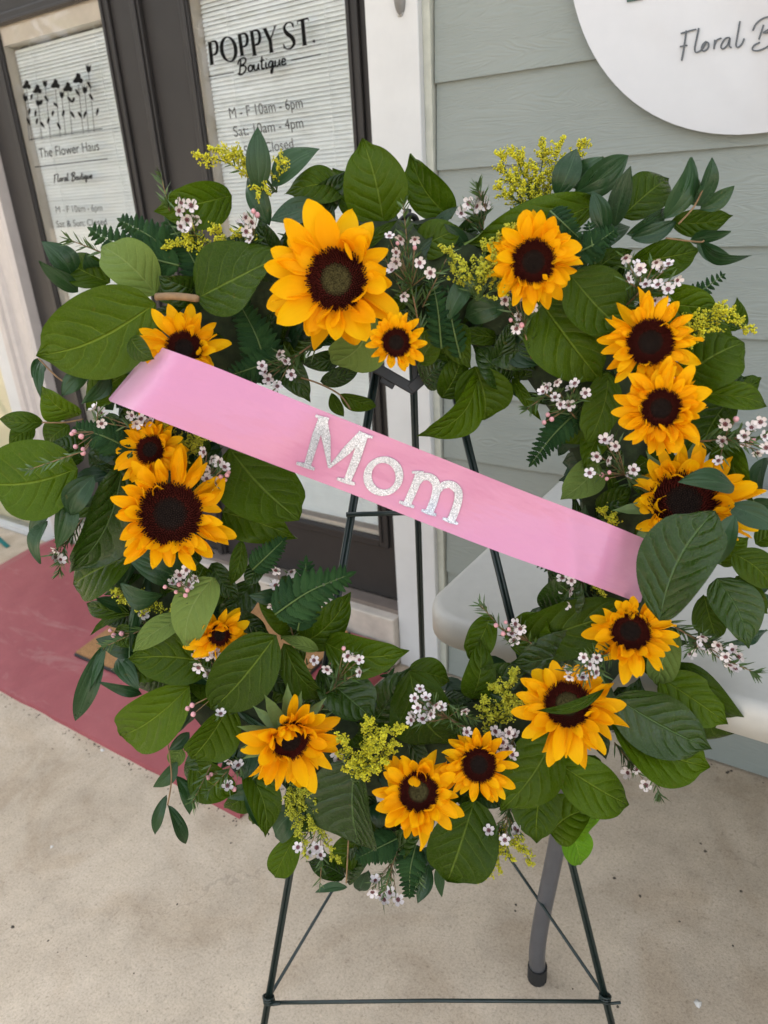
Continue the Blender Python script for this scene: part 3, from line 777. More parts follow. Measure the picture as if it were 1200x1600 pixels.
# crumbs and grit swept against the ramp and the wall
mb = MB()
def crumb(p, r, flat=.5):
    p = V(p); q = [p + V((r * rnd.uniform(.6, 1.3) * math.cos(a), r * rnd.uniform(.6, 1.3) * math.sin(a), 0)) for a in [k * math.pi * 2 / 6 for k in range(6)]]
    mb.add([tuple(v) for v in q] + [(p.x, p.y, p.z + r * flat)], [(k, (k + 1) % 6, 6) for k in range(6)])
for k in range(160):
    x = rnd.uniform(-2.7, -1.08); d = abs(rnd.gauss(0, .016)); crumb((x, ry0 - .004 - d, .0005), rnd.uniform(.0008, .0034))
for k in range(60):
    y = rnd.uniform(.9, 1.6); d = abs(rnd.gauss(0, .016)); crumb((rx1 + .006 + d, y, .0005), rnd.uniform(.0008, .003))
for k in range(120):
    x = rnd.uniform(-1.08, .6); d = abs(rnd.gauss(0, .008)); crumb((x, WALL - .012 - d, .0005), rnd.uniform(.001, .005))
for x, y, r in ((20, 1448, 7), (75, 1470, 4), (90, 1488, 2.5), (102, 1146, 5), (82, 1170, 5), (277, 1413, 4), (361, 1317, 5), (369, 1290, 4), (135, 1494, 2), (209, 1521, 2.5), (895, 1545, 3), (1000, 1400, 5), (960, 1372, 5), (1158, 1393, 5), (1062, 1440, 4), (1145, 1478, 4), (806, 1414, 4), (805, 1423, 4), (965, 1573, 4), (1102, 1330, 6), (1095, 1318, 4), (360, 1530, 1.5), (230, 1580, 2)):
    crumb(at_z(x, y, .0005), r * .0007, .3)
mb.build("ground_litter", M_CRUMB, None, kind="stuff")
mb = MB()
for x, y, r in ((1091, 1569, 5), (81, 1323, 3), (160, 1172, 4), (137, 1143, 4), (1165, 1198, 9), (612, 1012, 7), (622, 1008, 6), (585, 1020, 6)):
    crumb(at_z(x, y, .0005), r * .0016, .8)
mb.build("pale_grit", M_CRUMBL, None, kind="stuff")

# ------------------------------------------------------------------ easel
ZB = .20
EL, ER, EB = at_z(420, 1562, ZB), at_z(945, 1560, ZB), at_z(664, 1149, ZB)
AP = CAM + ray(637, 330) * (1.02 / math.hypot(ray(637, 330).x, ray(637, 330).y))
NP = (ER - EL).cross(AP - EL).normalized()
if NP.dot(CAM - EL) < 0: NP = -NP
def W(x, y, d=0.0):
    """the point under picture point x, y on the plane that lies d metres in front of the easel's two front legs"""
    r_ = ray(x, y)
    return CAM + r_ * ((EL + NP * d - CAM).dot(NP) / r_.dot(NP))
ez = thing("wire_easel", ((EL.x + ER.x) / 2, (EL.y + ER.y) / 2, 0), "dark green wire easel holding up the sunflower wreath", "easel")
def ext(p, q): return p + (q - p) * (p.z / (p.z - q.z)) if False else p + (p - q).normalized() * (p.z / abs((p - q).normalized().z))
def leg(p, q, r_):
    mb = MB(); e_ = ext(p, q); s = (p - q).normalized()
    ft = V((e_.x, e_.y, .004))
    side = s.cross(NP).normalized() * r_ * .55
    for sg_ in (-1, 1): mb.tube([ft + side * sg_, q + side * sg_], r_ * .62, 8)       # folded channel: two ridges
    return mb
child("leg", leg(EL, W(628, 345, 0), .0050), M_WIRE, ez, True)
child("leg", leg(ER, W(644, 345, 0), .0050), M_WIRE, ez, True)
child("leg", leg(EB, AP + V((-.012, .02, -.02)), .0052), M_WIRE, ez, True)
mid = (EL + ER) / 2
mb = MB(); mb.tube([EL + (EL - ER) * .012 + NP * .006, mid + NP * .006 + V((0, 0,   .004)), ER + (ER - EL) * .012 + NP * .006], .0031, 8); child("crossbar", mb, M_WIRE, ez, True)
mb = MB(); mb.tube([W(541, 804, .008), W(765, 798, .008)], .0036, 8); child("crossbar", mb, M_WIRE, ez, True)
for p in (EL, ER):
    mb = MB(); mb.tube([p + V((0, 0, .004)), EB + V((0, 0, .002))], .0029, 8); child("brace", mb, M_WIRE, ez, True)
    mb = MB()
    for k in range(3):
        c = p + V((0, 0, .006 * (k - 1)))
        rr = .0085
        ring_ = [c + (RT * math.cos(a) + FW * math.sin(a)) * rr + V((0, 0, .002 * math.sin(a * .5))) for a in [2 * math.pi * i / 12 for i in range(13)]]
        mb.tube(ring_, .0019, 5)
    mb.tube([p + RT * .004 + NP * .01, p + RT * .022 + NP * .012 + V((0, 0, .006))], .0022, 6)
    child("wire_tie", mb, M_WIRE, ez, True)
# looped hook at the head, and the black plastic saddle the frame hangs on
mb = MB()
mb.tube([W(636, 400, .01), W(636, 345, .012), W(637, 327, .012)], .0052, 8)
mb.tube(curve([W(628, 400, .008), W(624, 355, .01), W(632, 340, .015), W(645, 338, .015), W(651, 348, .012), W(652, 380, .01)], 5), .0042, 8)
child("hook", mb, M_BLACK, ez, True)
mb = MB()
def bar(p, q, hw, d0, d1):
    p, q = V(p), V(q); t_ = (q - p).normalized(); n_ = V((-t_.y, t_.x)) * hw
    cs = [p + n_, q + n_, q - n_, p - n_]
    mb.add([W(c.x, c.y, d1) for c in cs] + [W(c.x, c.y, d0) for c in cs], [(0, 3, 2, 1), (4, 5, 6, 7), (0, 1, 5, 4), (1, 2, 6, 5), (2, 3, 7, 6), (3, 0, 4, 7)])
bar((583, 572), (649, 610), 8.5, .012, .034); bar((641, 609), (668, 585), 8.5, .0125, .0345); bar((597, 590), (617, 602), 8, .006, .030); bar((648, 560), (650, 606), 5, .010, .030)
o = child("saddle", mb, M_BLACK, ez); bevel(o, .0015)

# ------------------------------------------------------------------ wreath
CXY = V((605, 800))
WR = thing("floral_wreath", W(605, 800, .05), "large wreath of broad green leaves, fern and waxflower on the easel", "wreath")
WINV = Matrix.Translation(-WR.location)
def wchild(name, me, **p):
    o = link(name, me, WR, **p); o.matrix_parent_inverse = WINV; return o
# mossed ring inside
OUT = [(0, 470), (20, 490), (40, 500), (60, 470), (80, 520), (100, 520), (120, 470), (140, 430), (160, 470), (180, 490), (200, 500), (220, 480), (240, 500), (260, 470), (280, 480), (300, 500), (320, 540), (340, 500), (360, 470)]
def ring_px(a, rad): return (CXY.x + rad * math.cos(a), CXY.y + rad * 1.02 * math.sin(a))
mb = MB(); vs, fs = [], []
na, nb = 72, 12
for i in range(na):
    a = 2 * math.pi * i / na
    c = W(*ring_px(a, 372), .055)
    rad = (c - W(605, 800, .055)).normalized()
    for j in range(nb):
        b = 2 * math.pi * j / nb
        k = 1 + .22 * noise.noise(V((i * .9, j * 1.1, 0)))
        vs.append(c + rad * math.cos(b) * .060 * k + NP * math.sin(b) * .040 * k)
for i in range(na):
    for j in range(nb):
        fs.append((i * nb + j, i * nb + (j + 1) % nb, ((i + 1) % na) * nb + (j + 1) % nb, ((i + 1) % na) * nb + j))
mb.add(vs, fs); wchild("moss_ring", mb.mesh("moss_ring", M_MOSS))

def leaf_geo(mb, B, T, wd, nrm, arch=.08, cup=.12, kind='s', seed=0, nu=12, nv=8, wav=.02, twist=0.0):
    """a leaf from base B to tip T, wd metres wide, facing nrm, arched towards nrm"""
    R_ = random.Random(seed)
    ax = T - B; L = ax.length; ax.normalize()
    nrm = (nrm - ax * nrm.dot(ax)).normalized(); sd_ = ax.cross(nrm)
    p1, p2 = R_.uniform(0, 6), R_.uniform(0, 6)
    bend = R_.uniform(-.09, .09) * L; skew = R_.uniform(-.10, .10)
    prof = {'s': (.58, .84), 'n': (.80, 1.0), 'r': (.55, .50), 'o': (.95, .5), 'f': (.5, .9)}[kind]
    tm = prof[0] / (prof[0] + prof[1]); pm = tm ** prof[0] * (1 - tm) ** prof[1]
    vs, uv = [], []
    for i in range(nu + 1):
        t_ = i / nu
        tt = .5 - .5 * math.cos(math.pi * t_) if 0 else t_
        hw = wd / 2 * (tt ** prof[0] * (1 - tt) ** prof[1]) / pm
        if kind in 'sr' and tt > .84: hw *= 1 - .42 * math.sin(math.pi * min(1, (tt - .84) / .16 * .75))       # drawn-out point
        c = B + ax * (L * tt) + nrm * (arch * L * (math.sin(math.pi * tt) - .35 * tt ** 3)) + sd_ * bend * math.sin(math.pi * tt)
        th_ = twist * (tt - .4)
        s2 = sd_ * math.cos(th_) + nrm * math.sin(th_); n2 = nrm * math.cos(th_) - sd_ * math.sin(th_)
        for j in range(nv + 1):
            q = -1 + 2 * j / nv
            z = cup * hw * (abs(q) ** 1.4) + wav * L * abs(q) ** 2 * math.sin(7 * tt + p1 + (2.2 if q > 0 else 0) + p2 * q)
            if nu >= 20:
                kk = 6 * tt - 2.1 * abs(q) ** 1.25 + .1 * math.sin(3 * tt + p1)
                z += .011 * wd * (abs(math.sin(math.pi * kk)) - .5) * (1 - abs(q) ** 3) * min(1, abs(q) * 4)
            vs.append(c + s2 * (hw * q * (1 + skew * (1 if q > 0 else -1))) + n2 * z + ax * (.05 * hw * (1 - q * q)) )
            uv.append((tt, j / nv))
    fs = [(i * (nv + 1) + j, i * (nv + 1) + j + 1, (i + 1) * (nv + 1) + j + 1, (i + 1) * (nv + 1) + j) for i in range(nu) for j in range(nv)]
    # petiole
    mb.add(vs, fs, 0, uv)
    return vs
MATS = {'g': M_SALAL, 'o': M_OLIVE, 'd': M_DEEP, 'b': M_BLUE, 'p': M_PALE, 'y': M_LIME}
def tilt(p, amt, R_):
    n_ = (CAM - p).normalized()
    # leaves look up at the sky a little more than down
    return (n_ + RT * R_.gauss(0, amt) + UP * (R_.gauss(0, amt) + .18)).normalized()
LCOUNT = 0
def leaf(bx, by, tx, ty, wpx, d, m_='g', kind=None, arch=None, label=None):
    global LCOUNT
    LCOUNT += 1
    R_ = random.Random(LCOUNT * 13 + 5)
    B, T = W(bx, by, d - .022 + R_.uniform(-.012, .006)), W(tx, ty, d - .010 + R_.uniform(-.03, .022))
    px = (CAM - B).length / FPX
    kind = kind or ('n' if m_ == 'b' else 's')
    narrow = m_ == 'b'
    if m_ == 'g' and LCOUNT % 4 == 1: m_ = 'o'
    phi = max(-.75, min(.75, R_.gauss(0, .36 if not narrow else .42)))
    n0 = (CAM - B).normalized(); ax0 = (T - B).normalized(); n0 = (n0 - ax0 * n0.dot(ax0)).normalized()
    nn = n0 * math.cos(phi) + ax0.cross(n0) * math.sin(phi)
    mb = MB()
    leaf_geo(mb, B, T, wpx * px * 1.06 / math.cos(phi * .85), nn, R_.uniform(.03, .22) if arch is None else arch,
             R_.uniform(.02, .42), kind, LCOUNT, 20 if wpx > 40 else 14, 10, R_.choice((.008, .014, .022, .034, .045)), R_.uniform(-.6, .6))
    me = mb.mesh("leaf", MATS[m_])
    # short petiole back into the ring
    o = wchild("leaf", me)
    if label: o['label'] = label
    return o

LEAVES = [
 # top, left of centre
 (600, 350, 565, 215, 86, .10), (425, 292, 499, 232, 34, .12, 'b'), (405, 300, 403, 198, 33, .13, 'b'), (540, 292, 445, 300, 46, .08), (420, 352, 385, 275, 30, .11, 'b'),
 (500, 320, 422, 345, 34, .11, 'b'), (362, 305, 241, 332, 58, .09), (705, 342, 640, 240, 54, .07), (718, 370, 645, 350, 40, .09, 'd'), (650, 395, 723, 356, 50, .10, 'o'),
 (470, 330, 540, 268, 40, .07, 'd'), (330, 330, 262, 300, 30, .07, 'o'), (560, 345, 520, 262, 44, .06, 'o'),
 # top right
 (930, 318, 727, 384, 62, .12, 'g', 's', .16), (870, 308, 901, 231, 36, .13, 'b'), (898, 302, 983, 243, 42, .13, 'b'), (888, 290, 942, 244, 30, .11, 'b'), (960, 354, 986, 259, 28, .13, 'b'),
 (972, 338, 1048, 276, 56, .10, 'o'), (946, 368, 925, 298, 28, .14, 'b'), (1038, 342, 1083, 245, 32, .12, 'b'), (1090, 322, 1115, 247, 25, .12, 'b'), (1094, 327, 1148, 290, 22, .12, 'b'),
 (1098, 322, 1078, 262, 22, .11, 'b'), (1048, 346, 1146, 337, 34, .09, 'g'), (1078, 376, 1142, 362, 18, .12, 'b'), (1088, 380, 1147, 406, 20, .12, 'b'), (1094, 378, 1173, 403, 17, .12, 'b', 'n', .25),
 (985, 372, 1058, 346, 24, .13, 'b'), (978, 366, 1046, 325, 26, .12, 'b'), (985, 410, 1096, 391, 50, .09, 'g'), (1000, 470, 1128, 484, 62, .13, 'g'), (890, 428, 974, 516, 88, .14, 'g', 'r'),
 (838, 462, 944, 598, 100, .12, 'g'), (770, 508, 836, 578, 62, .09, 'd'), (788, 478, 726, 497, 38, .13, 'b', 'r'), (712, 506, 734, 575, 44, .13, 'o'), (655, 566, 690, 512, 42, .11, 'o'),
 (662, 600, 702, 566, 48, .10, 'd'), (748, 588, 656, 684, 52, .10, 'g'), (742, 572, 757, 657, 84, .11, 'g', 'r'), (760, 498, 802, 576, 62, .08, 'd'), (700, 502, 753, 424, 30, .14, 'b', 'n', .16),
 (842, 398, 905, 345, 40, .09, 'o'), (925, 395, 985, 352, 36, .08, 'b'), (765, 560, 800, 470, 44, .07, 'd'), (800, 590, 845, 657, 17, .10, 'o', 'n', .2), (725, 470, 690, 430, 40, .07, 'd'),
 # beneath the large sunflower
 (586, 492, 520, 570, 74, .13, 'p', 'r'), (500, 596, 564, 574, 30, .10, 'd'), (531, 617, 588, 636, 27, .11, 'o', 'n'), (518, 614, 537, 651, 20, .11, 'o', 'n'), (440, 560, 484, 627, 42, .10, 'd'), (535, 560, 466, 566, 28, .10, 'd'),
 # left
 (244, 474, 54, 557, 116, .16, 'g', 's', .07), (244, 460, 160, 382, 64, .14, 'p', 'r', None, "pale leaf showing its dull underside"), (172, 442, 104, 402, 46, .11, 'g'), (118, 440, 66, 376, 35, .12, 'b'), (122, 456, 60, 408, 24, .12, 'b'),
 (158, 418, 135, 398, 22, .10, 'b'), (308, 466, 448, 392, 92, .16, 'g', 's', .06), (308, 456, 250, 434, 44, .12, 'd', 'r'), (204, 528, 241, 561, 30, .20, 'o'), (232, 500, 236, 548, 22, .14, 'd', 'n'),
 (192, 540, 172, 583, 20, .12, 'b'), (168, 568, 130, 632, 22, .13, 'b'), (138, 581, 96, 619, 25, .13, 'b'), (65, 562, 63, 620, 14, .12, 'b'), (62, 560, 50, 590, 18, .11, 'b'),
 (124, 650, 64, 606, 40, .13, 'g'), (68, 660, -2, 654, 28, .12, 'o', 'n'), (55, 668, 14, 694, 28, .11, 'o', 'n'), (108, 664, 71, 696, 36, .12, 'o'), (135, 642, 198, 584, 46, .13, 'o', 'o'),
 (122, 732, -20, 756, 108, .15, 'g', 'r', .06), (192, 728, 110, 898, 78, .15, 'd'), (212, 866, 112, 912, 78, .13, 'g', 'r'), (148, 743, 109, 807, 36, .17, 'b'), (108, 762, 88, 858, 30, .15, 'b'),
 (73, 814, 60, 881, 21, .14, 'b'), (80, 792, 45, 838, 18, .13, 'b'), (286, 906, 197, 866, 46, .15, 'b'), (254, 930, 187, 914, 30, .14, 'b'), (204, 960, 134, 941, 28, .13, 'o', 'n'), (202, 955, 150, 934, 20, .12, 'b'),
 (334, 902, 288, 1014, 64, .18, 'p', 's', .12), (292, 964, 206, 1019, 36, .17, 'p'), (330, 1036, 199, 1030, 74, .14, 'g'), (224, 985, 197, 1042, 28, .12, 'o'), (184, 1028, 217, 1077, 25, .13, 'b'),
 (222, 1085, 154, 1067, 15, .14, 'b'), (160, 1008, 117, 1130, 28, .13, 'b', 'n', .14), (166, 1012, 134, 1092, 18, .12, 'b'), (297, 1072, 186, 1152, 78, .15, 'g', 'r'), (298, 1114, 247, 1153, 26, .13, 'b'),
 (358, 1102, 299, 1187, 64, .15, 'g', 'r'), (432, 992, 328, 1112, 90, .18, 'g'), (296, 1144, 264, 1172, 18, .12, 'b'), (277, 1190, 239, 1231, 20, .12, 'b'), (260, 1242, 242, 1306, 15, .12, 'b'),
 (262, 1258, 293, 1319, 18, .12, 'b'), (275, 1212, 298, 1274, 20, .12, 'b'), (285, 1170, 268, 1200, 24, .11, 'p'), (300, 1192, 372, 1240, 52, .10, 'g'),
 # lower left to bottom
 (443, 1005, 521, 1096, 40, .15, 'g', 's', .16), (498, 1016, 438, 993, 20, .15, 'p', 'n', .2), (508, 1004, 638, 1018, 62, .14, 'g'), (498, 1048, 584, 1122, 68, .14, 'd', 'r'), (578, 1138, 641, 1044, 56, .10, 'd'),
 (640, 1048, 702, 1166, 92, .11, 'o', 'r'), (638, 1046, 705, 1062, 42, .09, 'g'), (556, 1188, 560, 1322, 104, .17, 'd', 'r', .05), (742, 1248, 700, 1380, 92, .13, 'g', 'r'), (470, 1294, 429, 1371, 40, .09, 'g', 'o'),
 (385, 1200, 416, 1310, 44, .10, 'o'), (472, 1262, 428, 1306, 42, .09, 'b', 'r'), (540, 1370, 479, 1344, 32, .10, 'd'), (543, 1376, 592, 1328, 32, .11, 'd'), (575, 1360, 562, 1394, 22, .10, 'b'),
 (543, 1386, 492, 1395, 12, .09, 'b'), (670, 1350, 653, 1412, 20, .10, 'b'), (680, 1358, 691, 1402, 14, .10, 'b'), (610, 1340, 660, 1300, 36, .11, 'd'), (505, 1240, 470, 1300, 34, .08, 'o'), (395, 1230, 350, 1265, 34, .08, 'g'),
 (620, 1200, 575, 1130, 44, .07, 'd'), (470, 1120, 505, 1060, 42, .09, 'd'), (548, 1280, 590, 1345, 36, .08, 'd'),
 # lower right
 (868, 1148, 782, 1268, 78, .15, 'g'), (848, 1222, 838, 1318, 66, .14, 'g'), (860, 1302, 930, 1262, 62, .12, 'g'), (868, 1190, 988, 1258, 70, .16, 'g'), (890, 1288, 909, 1353, 42, .08, 'y', 's', None, "small bright lime green leaf"),
 (955, 1130, 1112, 1198, 84, .15, 'g'), (958, 1088, 1112, 1172, 84, .16, 'd', 's', .05), (1030, 1058, 1138, 1132, 66, .13, 'g'), (1058, 1036, 1170, 1151, 78, .12, 'g'), (1050, 982, 1028, 1074, 42, .14, 'p', 'r', None, "dull olive underside of a rounded leaf"),
 (928, 1008, 798, 1038, 64, .14, 'd'), (745, 1086, 822, 1038, 52, .12, 'd'), (737, 1092, 750, 998, 46, .13, 'o', 's', .18), (800, 1010, 1003, 944, 78, .135, 'o', 's', .04), (768, 960, 732, 1030, 44, .10, 'g', 'r'),
 (800, 1010, 850, 955, 60, .12, 'g', 'r'), (850, 955, 905, 905, 58, .12, 'd', 'r'), (780, 1210, 835, 1180, 40, .10, 'd'), (930, 1180, 905, 1270, 44, .10, 'o'), (960, 1120, 1000, 1060, 44, .10, 'd'), (900, 1310, 940, 1270, 30, .08, 'y'),
 # right
 (1030, 970, 1116, 797, 98, .29, 'd', 'r', .05, "broad dark glossy leaf lying over the ribbon's end"), (1148, 803, 1116, 887, 36, .25, 'b'), (1148, 760, 1062, 750, 34, .24, 'b', 'n', .12), (1138, 790, 1218, 826, 34, .22, 'b'), (1140, 690, 1176, 788, 44, .16, 'o'),
 (1128, 688, 1140, 748, 30, .17, 'g'), (1120, 903, 1172, 1013, 62, .15, 'd'), (1145, 864, 1208, 922, 46, .15, 'g'), (932, 796, 987, 760, 34, .12, 'o'), (930, 812, 986, 784, 34, .11, 'd', 'r'), (936, 724, 876, 780, 50, .12, 'p'),
 (951, 582, 919, 692, 50, .13, 'g', 'r'), (916, 622, 870, 694, 62, .11, 'g'), (945, 670, 912, 732, 40, .10, 'g'), (1063, 592, 1160, 532, 86, .12, 'o', 'r'), (1105, 602, 1166, 590, 36, .11, 'd'),
 (1086, 616, 1203, 634, 36, .13, 'g', 'n'), (1136, 628, 1084, 732, 62, .12, 'o'), (1150, 516, 1152, 466, 28, .11, 'o'), (1195, 715, 1188, 772, 24, .13, 'b'), (1100, 660, 1165, 690, 30, .11, 'd'), (905, 600, 842, 572, 50, .09, 'd'), (960, 560, 930, 500, 44, .08, 'd'),
 (1110, 560, 1085, 480, 50, .09, 'o'), (1120, 880, 1170, 840, 40, .11, 'g'), (1100, 930, 1120, 1000, 44, .10, 'o'), (1150, 960, 1215, 905, 26, .11, 'b'), (1160, 890, 1218, 870, 22, .11, 'b'), (1165, 935, 1222, 940, 20, .11, 'b'),
 (1200, 985, 1124, 1008, 11, .08, 'b'), (1165, 800, 1222, 785, 26, .10, 'b'), (1180, 850, 1225, 830, 30, .10, 'o'), (945, 880, 985, 850, 30, .10, 'd'), (905, 930, 870, 890, 32, .10, 'd'),
 # inner left, behind the ribbon
 (358, 700, 468, 812, 112, .12, 'o', 'r'), (348, 800, 463, 842, 62, .10, 'g'), (468, 1008, 549, 927, 56, .11, 'g'), (215, 985, 262, 1058, 46, .125, 'g'), (225, 1005, 150, 1000, 34, .115, 'b'), (238, 1010, 172, 1050, 30, .12, 'b'), (402, 905, 348, 985, 46, .10, 'd'), (462, 988, 400, 930, 42, .11, 'o'), (440, 900, 505, 960, 40, .09, 'd'), (205, 1025, 268, 1052, 40, .12, 'o'), (262, 1042, 192, 1066, 42, .125, 'd'), (245, 990, 200, 1012, 34, .12, 'b'), (245, 1040, 205, 990, 40, .11, 'd'), (720, 592, 690, 535, 52, .09, 'g'), (792, 602, 742, 540, 52, .085, 'd'), (690, 622, 722, 556, 46, .095, 'o'), (500, 985, 450, 945, 40, .085, 'o'), (330, 1160, 290, 1225, 44, .09, 'd'), (420, 1230, 395, 1290, 42, .09, 'g'), (180, 985, 225, 1010, 30, .115, 'o'), (250, 930, 262, 1000, 46, .10, 'd'), (470, 940, 440, 1000, 40, .09, 'd'), (300, 1060, 360, 1110, 50, .10, 'o'), (130, 720, 80, 690, 40, .12, 'd'), (1120, 760, 1165, 720, 40, .12, 'd'), (1150, 900, 1200, 960, 40, .12, 'o'), (1130, 620, 1190, 590, 36, .11, 'o'), (560, 1310, 520, 1350, 40, .09, 'o'), (700, 1330, 640, 1370, 30, .09, 'b'), (378, 843, 360, 914, 26, .14, 'o', 'n'), (410, 872, 386, 916, 26, .12, 'd', 'r'), (445, 925, 388, 930, 24, .13, 'b'),
 (330, 880, 375, 940, 34, .10, 'd'), (300, 760, 345, 700, 30, .09, 'd'), (420, 960, 470, 905, 30, .10, 'b'), (355, 640, 340, 590, 34, .08, 'd'), (380, 560, 345, 500, 34, .08, 'd'), (415, 540, 390, 470, 34, .09, 'd'),
 (440, 520, 470, 580, 34, .09, 'o'), (360, 960, 420, 990, 34, .10, 'd'), (470, 1010, 455, 1070, 30, .10, 'o'), (410, 1040, 470, 1090, 36, .10, 'd'), (160, 650, 215, 700, 36, .09, 'd'), (200, 780, 160, 720, 34, .09, 'd'), (255, 640, 200, 600, 30, .08, 'o'),
]
R_ = random.Random(21)
for a_ in (8, 14, 22, 38, 52, 60, 110, 118, 128, 136, 142, 150, 158, 166, 172, 178, 186, 192, 300, 308, 316, 322, 330, 338, 346, 352):
    o_ = next(q for (a0, q), (a1, q1) in zip(OUT[:-1], OUT[1:]) if a0 <= a_ <= a1)
    a_ = math.radians(a_ + R_.uniform(-3, 3)); b_ = a_ + R_.gauss(0, .16)
    p_, q_ = ring_px(a_, o_ - R_.uniform(75, 105)), ring_px(b_, o_ + R_.uniform(-22, 12))
    LEAVES.append((*p_, *q_, R_.uniform(13, 22), R_.uniform(.085, .12), 'b', 'n', R_.uniform(.05, .2)))
NL = len(LEAVES) + 1
for L_ in LEAVES: leaf(*L_)

# filler foliage deeper in the ring; the first hundred are leaves of their own, the rest one mass
def inside(px, py):
    dx, dy = px - CXY.x, (py - CXY.y) / 1.02
    r_ = math.hypot(dx, dy); a = math.degrees(math.atan2(dy, dx)) % 360
    for (a0, o0), (a1, o1) in zip(OUT[:-1], OUT[1:]):
        if a0 <= a <= a1:
            return 272 < r_ < (o0 + (o1 - o0) * (a - a0) / (a1 - a0)) - 44
    return False
mass = MB(); R_ = random.Random(3)
cnt = 0
while cnt < 950:
    a = R_.uniform(0, 2 * math.pi); rad = R_.uniform(272, 490)
    bx, by = ring_px(a, rad)
    if not inside(bx, by): continue
    ang = a + R_.gauss(0, .9); ln = R_.uniform(42, 92)
    tx, ty = bx + ln * math.cos(ang), by + ln * math.sin(ang)
    rr = math.hypot(tx - CXY.x, ty - CXY.y)
    if rr < 248: continue
    cnt += 1
    d = R_.uniform(.045, .10)
    kind_m = R_.choice(['o', 'd', 'd', 'b', 'b', 'o'])
    if cnt <= 300 - NL:
        leaf(bx, by, tx, ty, R_.uniform(18, 40) if kind_m != 'b' else R_.uniform(12, 24), d, kind_m)
    else:
        B, T = W(bx, by, d - .02), W(tx, ty, d)
        leaf_geo(mass, B, T, R_.uniform(16, 44) * (CAM - B).length / FPX, tilt(B, .5, R_), .1, .15, R_.choice('sn'), cnt, 6, 4, .015, R_.uniform(-.6, .6)); f1 = len(mass.f); mass.m[f1 - 24:] = [R_.randrange(3)] * 24
wchild("leaf_mass", mass.mesh("leaf_mass", [M_DEEP, M_OLIVE, M_BLUE]), kind="stuff")

# stems that show
mb = MB(); mb.tube(curve([W(244, 464, .16), W(275, 463, .165), W(311, 467, .165)], 5), [.0042] * 10 + [.0034], 7); wchild("stem", mb.mesh("stem", M_BARK))
for pts in ([(470, 590), (500, 600), (531, 617), (548, 640)], [(262, 1160), (268, 1215), (262, 1258)], [(130, 655), (100, 660), (66, 660)], [(60, 560), (110, 600), (160, 560)], [(1040, 372), (1090, 378), (1100, 376)], [(1060, 350), (1085, 322), (1100, 290)], [(545, 1300), (543, 1340), (541, 1380)]):
    mb = MB(); mb.tube(curve([W(x, y, .11) for x, y in pts], 5), .0011, 5); wchild("stem", mb.mesh("stem", M_BARK))

# ferns: a rachis with leaflets on either side
def leaflet_mesh():
    mb = MB(); n_ = 9; vs, uv = [], []
    for i in range(n_ + 1):
        t_ = i / n_
        hw = .26 * (t_ + .05) ** .3 * (1 - t_) ** .75 * 1.5
        tooth = .82 if i % 2 else 1.1
        for q in (-1, -.5, 0, .5, 1): vs.append((t_ + .05 * abs(q), q * hw * (tooth if abs(q) == 1 else 1), -.06 * abs(q) - .10 * t_ * t_)); uv.append((t_, q / 2 + .5))
    mb.add(vs, [(i * 5 + j, (i + 1) * 5 + j, (i + 1) * 5 + j + 1, i * 5 + j + 1) for i in range(n_) for j in range(4)], 0, uv)
    return mb.mesh("leaflet", M_FERN)
LEAFLET = leaflet_mesh()
def fern(bx, by, tx, ty, wpx, d, bendpx=0, n_=9, seed=0):
    R_ = random.Random(seed)
    m0 = V(((bx + tx) / 2, (by + ty) / 2)); t_ = V((tx - bx, ty - by)).normalized(); nn = V((-t_.y, t_.x))
    m0 = m0 + nn * bendpx
    pts = curve([W(bx, by, d), W(m0.x, m0.y, d + .015), W(tx, ty, d)], 10)
    mb = MB(); mb.tube(pts, [.0014 * (1 - .7 * i / (len(pts) - 1)) for i in range(len(pts))], 5)
    o = wchild("fern_frond", mb.mesh("fern_frond", M_GSTEM))
    px = (CAM - pts[0]).length / FPX
    n_ = int(n_ * 2)
    for k in range(n_):
        s = (k + .6) / (n_ + .2); i = min(len(pts) - 2, int(s * (len(pts) - 1)))
        p = pts[i].lerp(pts[i + 1], s * (len(pts) - 1) - i); ax = (pts[i + 1] - pts[i]).normalized()
        nz = (CAM - p).normalized(); sd_ = ax.cross(nz).normalized()
        ln = wpx * .56 * px * (1.15 - s) ** .55 * min(1, .6 + s * 2)
        for q in (-1, 1):
            dr_ = (sd_ * q * math.sin(1.05) + ax * math.cos(1.05) + nz * R_.uniform(-.3, .2)).normalized()
            y_ = nz.cross(dr_).normalized(); z_ = dr_.cross(y_)
            c = link("leaflet", LEAFLET, o)
            m4 = Matrix(((dr_.x, y_.x, z_.x, p.x), (dr_.y, y_.y, z_.y, p.y), (dr_.z, y_.z, z_.z, p.z), (0, 0, 0, 1))) @ Matrix.Scale(ln, 4)
            c.matrix_basis = m4
    mb2 = link("leaflet", LEAFLET, o); p = pts[-2]; dr_ = (pts[-1] - pts[-3]).normalized(); nz = (CAM - p).normalized(); y_ = nz.cross(dr_).normalized(); z_ = dr_.cross(y_)
    mb2.matrix_basis = Matrix(((dr_.x, y_.x, z_.x, p.x), (dr_.y, y_.y, z_.y, p.y), (dr_.z, y_.z, z_.z, p.z), (0, 0, 0, 1))) @ Matrix.Scale(wpx * .28 * px, 4)
